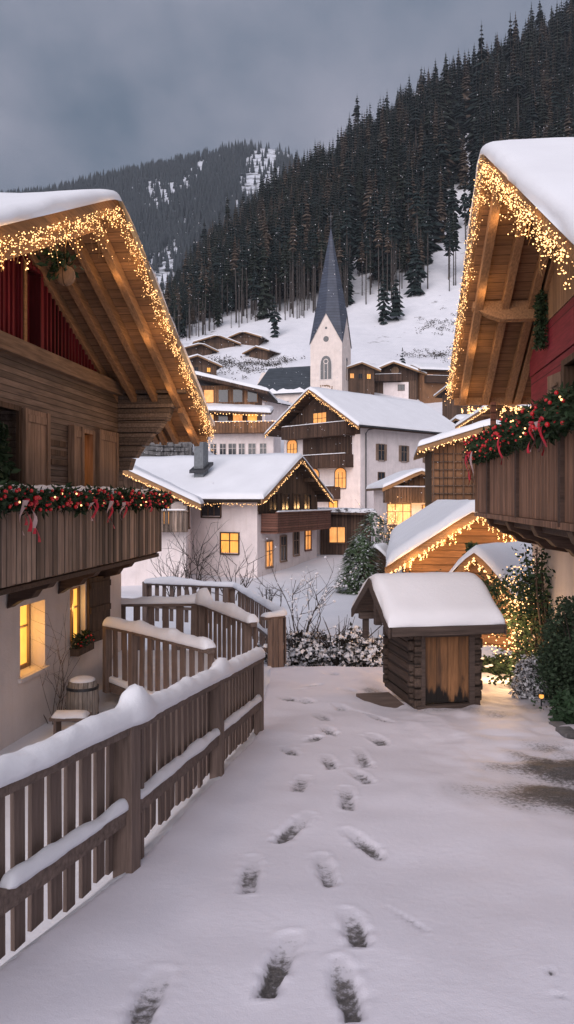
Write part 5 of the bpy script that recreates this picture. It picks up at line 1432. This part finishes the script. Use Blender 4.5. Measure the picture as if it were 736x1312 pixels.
# ------------------------------------------------------------------ plants
def bare_shrub(name, label, p, h, spread, n, seed, group=None, mat='twigd', r=.02, snow=0, depth=3):
    rd = random.Random(seed); root = thing(name, label, 'shrub', p, 0, group); mb = MB(); tips = []
    def grow(q, d, ln, rr, lev):
        pts = [q]; c = q.copy(); dd = d.copy()
        for k in range(4):
            dd = (dd + Vector((rd.gauss(0,.14), rd.gauss(0,.14), rd.gauss(.03,.1)))).normalized(); c = c + dd*ln/4; pts.append(c.copy())
        mb.tube(pts, [rr*(1-.15*k) for k in range(5)], 4 if lev else 5, False)
        tips.extend(pts[2:])
        if lev < depth-1:
            for k in range(rd.randint(2, 4)):
                f = rd.randint(1, 4); d2 = (dd + Vector((rd.gauss(0,.6), rd.gauss(0,.6), rd.gauss(.1,.4)))).normalized(); grow(pts[f].copy(), d2, ln*rd.uniform(.4, .7), rr*.55, lev+1)
    for i in range(n):
        a = rd.uniform(0, 6.28); s = rd.random()*spread; d = Vector((math.cos(a)*s*.8/max(h,.1), math.sin(a)*s*.8/max(h,.1), 1)).normalized()
        grow(Vector((math.cos(a)*s*.35, math.sin(a)*s*.35, -.1)), d, h*rd.uniform(.45, .8), r, 0)
    mb.build('branches', M[mat], root)
    if snow:
        s_ = MB()
        for q in tips:
            if rd.random() < snow: s_.octa(q+Vector((0,0,.02)), rd.uniform(.025, .055))
        s_.build('snow', M['snow'], root)['kind'] = 'stuff'
    return root, tips
GS = 'bare twiggy shrubs in front of the white yard house'
for i, (px, py, Y, h, sp_, n, lab) in enumerate(((252, 760, 34, 3.6, 1.6, 9, 'tallest bare shrub, in front of the white yard house'), (300, 760, 33, 2.5, 1.2, 8, 'bare shrub under the lit square window of the white yard house'), (225, 765, 30, 2.3, 1.0, 7, 'bare shrub beside the wide dark window of the white yard house'), (385, 790, 24, 2.5, 1.2, 9, 'snowy bare shrub right of the corner fence'), (350, 760, 30, 1.6, 1.0, 6, 'low bare shrub by the corner of the white yard house'))):
    q = at(px, py, Y); bare_shrub('bare_shrub', lab, (q.x, Y, G(q.x, Y)-.1), h, sp_, n, 60+i, None, 'twigd', .016*Y/20, .35 if i == 3 else .0)
# leafy shrubs heaped with snow beyond the end of the path
for i, (px, Y, w, h, lab) in enumerate(((437, 18.6, 1.15, .86, 'snow-laden dark shrub in the middle at the end of the path'), (378, 19.2, 1.0, .8, 'snow-laden dark shrub beside the corner fence post'), (481, 18.2, .85, .68, 'snow-laden dark shrub just left of the log hut'), (409, 20.0, .9, .7, 'small snow-laden shrub between its two larger neighbours at the end of the path'))):
    q = at(px, 800, Y); o = thing('snowy_shrub', lab, 'shrub', (q.x, Y, G(q.x, Y)-.1)); mb = MB(); sn = MB(); rd = random.Random(i); random.seed(i)
    tw = MB()
    for k in range(44):
        a = rd.uniform(0, 6.28); e = Vector((math.cos(a)*w*rd.random()*1.1, math.sin(a)*w*.7*rd.random(), h*rd.uniform(.6, 1.55))); tw.tube([(0,0,0), e*.5+Vector((0,0,.1)), e], [.014, .010, .005], 4, False)
    for k in range(480):
        a = rd.uniform(0, 6.28); q2 = rd.random()**.5; p = Vector((math.cos(a)*w*q2, math.sin(a)*w*.75*q2, h*rd.random()*(1-.35*q2**2)+.05))
        if noise.noise(p*2.2+Vector((i*5, 0, 0))) < -.08: continue
        p.z *= .75+.5*noise.noise(Vector((p.x*1.5, i, 3)))+.25
        for j in range(7): mb.leaf(p+Vector((rd.gauss(0,.05), rd.gauss(0,.05), rd.gauss(0,.04))), .10, None, .6)
        if rd.random() < .7:
            for j in range(6): sn.leaf(p+Vector((rd.gauss(0,.06), rd.gauss(0,.05)-.03, .04+rd.gauss(0,.02))), .10, None, .9)
            if rd.random() < .3: sn.ball(p+Vector((0,-.03,.03)), rd.uniform(.03,.055), 6, 4, (1.4,1.1,.5))
    mb.build('foliage', leafmat('frosted_dark_leaves', (.024,.024,.022), .4) if i == 0 else bpy.data.materials['frosted_dark_leaves'], o); tw.build('twigs', M['twigd'], o); sn.build('snow', M['snow'], o, True)['kind'] = 'stuff'
# green spruce in the yard, and a loose young one above it
def yard_spruce(name, label, p, h, r_, n, seed, mat='spruce', start=.04, bushy=False):
    o = thing(name, label, 'tree', p); rd = random.Random(seed); random.seed(seed); mb = MB()
    for i in range(n):
        u = rd.random()**1.2; z = h*(start+(1-start)*u); rr = (r_*(1-u)**.8+.05) if not bushy else r_*math.sqrt(max(.02, 1-u**1.7))*(.7+.3*min(1, u*5)); a = rd.uniform(0, 6.28); a = a+.25*math.sin(a*5+z*2); q = rr*(.35+.65*rd.random()**.6)*(1+.25*noise.noise(Vector((a*1.5, z*1.5, seed))))
        d = Vector((math.cos(a), math.sin(a), -.35)); p0 = Vector((math.cos(a)*q, math.sin(a)*q, z-.3*q)); l_ = rd.uniform(.16, .34)*max(.6, h/3); s = Vector((-math.sin(a), math.cos(a), 0))*l_*.22
        mb.add([p0-d*l_*.5, p0+s, p0+d*l_*.6, p0-s], [(0,1,2,3)])
    mb.build('crown', M[mat], o); t_ = MB(); t_.tube([(0,0,-.3), (0,0,h*.9)], [.02*h, .004*h], 6); t_.build('trunk', M['twigd'], o)
    return o
q = at(463, 757, 36); yard_spruce('spruce_tree', 'bushy green spruce with frosted crown in the snowy yard', (q.x, 36, G(q.x, 36)), 2.6, 1.3, 5600, 5, 'spruce', .04, True)
q = at(478, 720, 44); yard_spruce('fir_tree', 'loose grey-green fir in front of the guest house, taller than the spruce before it', (q.x, 44, -4.0), 3.3, 1.6, 1300, 6, 'spruce', .30, True)
for i, (px, py, Y, h, lab) in enumerate(((352, 418, 185, 10, 'isolated dark spruce on the snowfield left of the spire'), (323, 490, 138, 3.5, 'tiny dark spruce on the snow just left of the church nave'), (516, 462, 150, 6.5, 'rounded dark spruce behind the brown chalet right of the church'), (492, 405, 190, 13, 'left of a pair of spruces on the snowfield right of the spire'), (508, 405, 191, 12, 'right of a pair of spruces on the snowfield right of the spire'))):
    q = at(px, py, Y); zz = G(q.x, Y); tr, cr = conifer(h, .05, h*.22, 12, 9, 300+i); r_ = thing('spruce_tree', lab, 'tree', (q.x, Y, zz-.2)); tr.build('trunk', mtrunk, r_); cr.build('crown', mcrown[0], r_)
# dark brush on the slope
rd = random.Random(77); mb = MB(); random.seed(77)
for (px, py, Y, wx, n) in ((345, 458, 165, 9, 60), (282, 460, 165, 12, 90), (255, 462, 165, 8, 50), (300, 470, 160, 14, 40), (560, 440, 165, 9, 40), (590, 470, 150, 9, 50), (540, 480, 148, 10, 50), (575, 395, 185, 14, 60), (620, 430, 170, 14, 50), (575,520,120,10,50), (540,470,150,4,40)):
    for k in range(n):
        q = at(px, py, Y); X = q.x+rd.gauss(0, wx*.35); Y2 = Y+rd.gauss(0, 2.5); z = G(X, Y2)
        for j in range(14): mb.leaf((X+rd.gauss(0,.5), Y2+rd.gauss(0,.35), z+rd.uniform(-.1,.6)), .38, None, .5)
o = mb.build('brush', leafmat('brown_brush', (.05,.042,.034), .5, snow=.3, sc=1)); tag(o, 'dark low brush scattered over the snowy slope round the hillside huts', 'brush', kind='stuff')
# glowing bush by the guest house door
o, tips = bare_shrub('bare_tree', 'small bare tree wrapped in warm lights before the guest house', (at(500, 690, 55).x, 55, -3.7), 3.0, 1.6, 8, 91, None, 'twig', .03, 0)
rd = random.Random(4); mb = MB()
for q in tips:
    if rd.random() < .5: mb.octa(q+Vector((rd.gauss(0,.06), rd.gauss(0,.06), rd.gauss(0,.06))), rd.uniform(.03, .05))
b_ = mb.build('bulbs', M['bulbfar'], o); b_['kind'] = 'stuff'
# ivy column by the market house
q = at(605, 745, 20.4); o = thing('ivy_column', 'upright column of dense green ivy on the lit market house front', 'ivy', (q.x, 20.4, -2.5)); mb = MB(); random.seed(41)
for i in range(1900):
    a = random.uniform(0, 6.28); z = random.uniform(-1.2, 1.35); r_ = .19*(1+.3*noise.noise(Vector((math.cos(a), math.sin(a), z*2))))*(1 if z < 1.15 else .6); f = random.random()**.4; mb.leaf((math.cos(a)*r_*f, math.sin(a)*r_*f, z), .10, None, .65)
mb.build('foliage', M['ivy'], o); mb = MB(); mb.tube([(0,0,-1.5), (0,0,1.3)], .05, 6); mb.build('stem', M['twigd'], o)

# climbing plant on the right wall
rd = random.Random(15); random.seed(15)
def P3(px, py, Y): return at(px, py, Y)
o = thing('climbing_plant', 'tall climbing plant threaded with warm lights on the corner of the right white wall', 'climber', P3(690, 905, 13.2)); c0 = o.location.copy()
st = MB(); fo = MB(); tips = []
for k in range(16):
    x0 = rd.uniform(684, 704); pts = []; sway = rd.uniform(-1, 1); top = rd.uniform(690, 790); Yk = 12.6 + rd.uniform(-.3, .5)
    for j in range(8):
        f = j/7; pts.append(P3(x0 + sway*10*math.sin(f*4+k) - 8*f, 920-(920-top)*f, Yk+.5*f) - c0)
    st.tube(pts, [.022*(1-.7*j/7)+.004 for j in range(8)], 5, False); tips += pts[2:]
for k in range(24):       # side branches reaching over the lit snow on the left
    a = rd.choice(tips); d = Vector((-rd.uniform(.25, .8), rd.uniform(-.4, .4), rd.uniform(-.15, .35))); pts = [a + d*(j/5) + Vector((0, rd.gauss(0,.03), -.12*(j/5)**2+rd.gauss(0,.02))) for j in range(6)]
    st.tube(pts, [.011, .009, .008, .006, .005, .003], 4, False); tips += pts[1:]
for q in tips:
    for j in range(rd.randint(10, 34)):
        fo.leaf(q + Vector((rd.gauss(0,.13), rd.gauss(0,.13), rd.gauss(0,.13))), .085, None, .55)
st.build('stem', M['twig'], o); fo.build('foliage', M['ivy'], o)
light_curtain('light_chain', 'warm lights wound through the climbing plant at the right wall', [(P3(650,740,13.4), P3(690,800,13.2)), (P3(650,790,13.6), P3(688,840,13.2)), (P3(648,800,13.6), P3(672,720,13.4)), (P3(655,850,13.4), P3(685,760,13.0)), (P3(660,730,13.2), P3(645,850,13.8))], None, 420, .0, 60, (.007, .013), .14, 55, wire=False)
lamp(P3(655, 800, 12.9), 16, .2); lamp(P3(664, 850, 12.2), 20, .2, (1, .60, .30)); lamp(P3(640, 830, 13.6), 60, .3, (1, .60, .30))
# dense evergreen shrubs at the foot of the wall
def leafy(name, label, p, rx, ry, h, n, seed, mat='shrub', size=.075, sn=0):
    o = thing(name, label, 'shrub', p); random.seed(seed); rd = random.Random(seed); mb = MB(); tw = MB()
    for k in range(26):
        a = rd.uniform(0, 6.28); e = Vector((math.cos(a)*rx*.8*rd.random(), math.sin(a)*ry*.8*rd.random(), h*rd.uniform(.5,.95))); tw.tube([(0,0,-.1), e*.5, e], [.014,.010,.004], 4, False)
    c = 0
    tries_ = 0
    while c < n and tries_ < n*12:
        tries_ += 1
        p_ = Vector((rd.uniform(-1,1), rd.uniform(-1,1), rd.uniform(0,1))); q2 = p_.x**2+p_.y**2
        if q2 > (1-.75*p_.z**2)*(.78+.75*noise.noise(Vector((p_.x*2.4+seed, p_.y*2.4, p_.z*2.2)))): continue
        if noise.noise(Vector((p_.x*rx*3.2, p_.y*ry*3.2, p_.z*h*3.2+seed))) < -.12 and rd.random() < .85: continue
        mb.leaf((p_.x*rx, p_.y*ry, p_.z*h), size, None, .6); c += 1
    mb.build('foliage', M[mat], o); tw.build('stems', M['twigd'], o)
    if sn:
        s_ = MB()
        for k in range(sn):
            a = rd.uniform(0, 6.28); q2 = rd.random()**.5; s_.ball((math.cos(a)*rx*q2, math.sin(a)*ry*q2, h*(1-.4*q2**2)*rd.uniform(.75,1)), rd.uniform(.02,.05), 6, 4, (1.2,1,.5))
        s_.build('snow', M['snow'], o, True)['kind'] = 'stuff'
    return o
gz = lambda X, Y: pathz(Y)-.02
leafy('evergreen_shrub', 'dense dark evergreen shrub against the white wall at the right edge', (3.95, 10.3, gz(0, 10.3)), .60, .85, 1.5, 15000, 3, size=.058)
leafy('evergreen_shrub', 'lower evergreen shrub at the foot of the climbing plant', (4.12, 11.4, gz(0, 11.4)), .58, .7, 1.1, 11000, 4, size=.058)
leafy('evergreen_shrub', 'small light green clump on the kerb at the right edge of the path', (3.50, 9.55, gz(0, 9.55)), .26, .3, .34, 1500, 6, 'ivy', .09)
leafy('frosted_shrub', 'pale frosted shrub at the left foot of the climbing plant', (3.66, 11.7, gz(0, 11.9)), .25, .35, .62, 1700, 8, 'snowyleaf', .08)
leafy('low_hedge', 'low dark hedge on the lit snow behind the log hut', (at(640,862,14.6).x, 14.6, gz(0,14.6)), .85, .3, .34, 1800, 12, 'shrub', .08, 14)
o = thing('lantern', 'small orange glowing lantern among the shrubs at the right wall', 'lantern', P3(694, 892, 10.9))
MB().ball((0,0,0), .035, 10, 8).build('glass', M['lit'], o, True); mb = MB(); mb.tube([(0,0,-.4), (0,0,-.05)], .012, 5); mb.tube([(0,0,.03), (0,0,.06)], [.034,.01], 8); mb.build('stake', M['metal'], o)
# kerb stones along the bed
o = thing('kerb', 'dark stone kerb edging the planted bed along the white wall', 'kerb', (0,0,0)); mb = MB()
for k in range(6):
    Y = 7.4+k*.36; X = 3.16+.045*(Y-8)+random.uniform(-.02,.02); mb.box(X-.09, X+.09, Y-.17, Y+.17, pathz(Y)-.25, pathz(Y)+.015+random.uniform(-.01,.01))
mb.build('stones', M['stone'], o, bevel=.02)
# bare twigs at the left wall
bare_shrub('bare_shrub', 'bare thin climber stems against the white wall beside the barrel', at(73, 915, 11.2)-Vector((0,0,.15)), 1.5, .35, 7, 99, None, 'twig', .008, 0)
# snow mounds by the lit stall
o = thing('snow_heap', 'heap of lit snow beside the log hut at the market house', 'snow heap', (at(622,850,16).x, 16, -3.55)); mb = MB(); random.seed(5)
for k in range(7): mb.ball((random.uniform(-.5,.5), random.uniform(-.4,.4), random.uniform(-.05,.25)), random.uniform(.25,.42), 12, 8, (1.2,1,.8))
mb.build('snow', M['snow'], o, True)
# ------------------------------------------------------------------ winter air
m = bpy.data.materials.new('haze'); m.use_nodes = True; t = m.node_tree; t.nodes.clear()
ou = t.nodes.new('ShaderNodeOutputMaterial'); pv = t.nodes.new('ShaderNodeVolumePrincipled')
pv.inputs['Color'].default_value = (.80, .86, .95, 1); pv.inputs['Density'].default_value = .00011; pv.inputs['Anisotropy'].default_value = .2
t.links.new(pv.outputs[0], ou.inputs['Volume'])
mb = MB(); mb.box(-1300, 800, -60, 1700, -45, 720); o = mb.build('haze', m); tag(o, 'thin cold air lying over the valley and the far mountain', 'haze', kind='stuff')
S.cycles.volume_bounces = 1
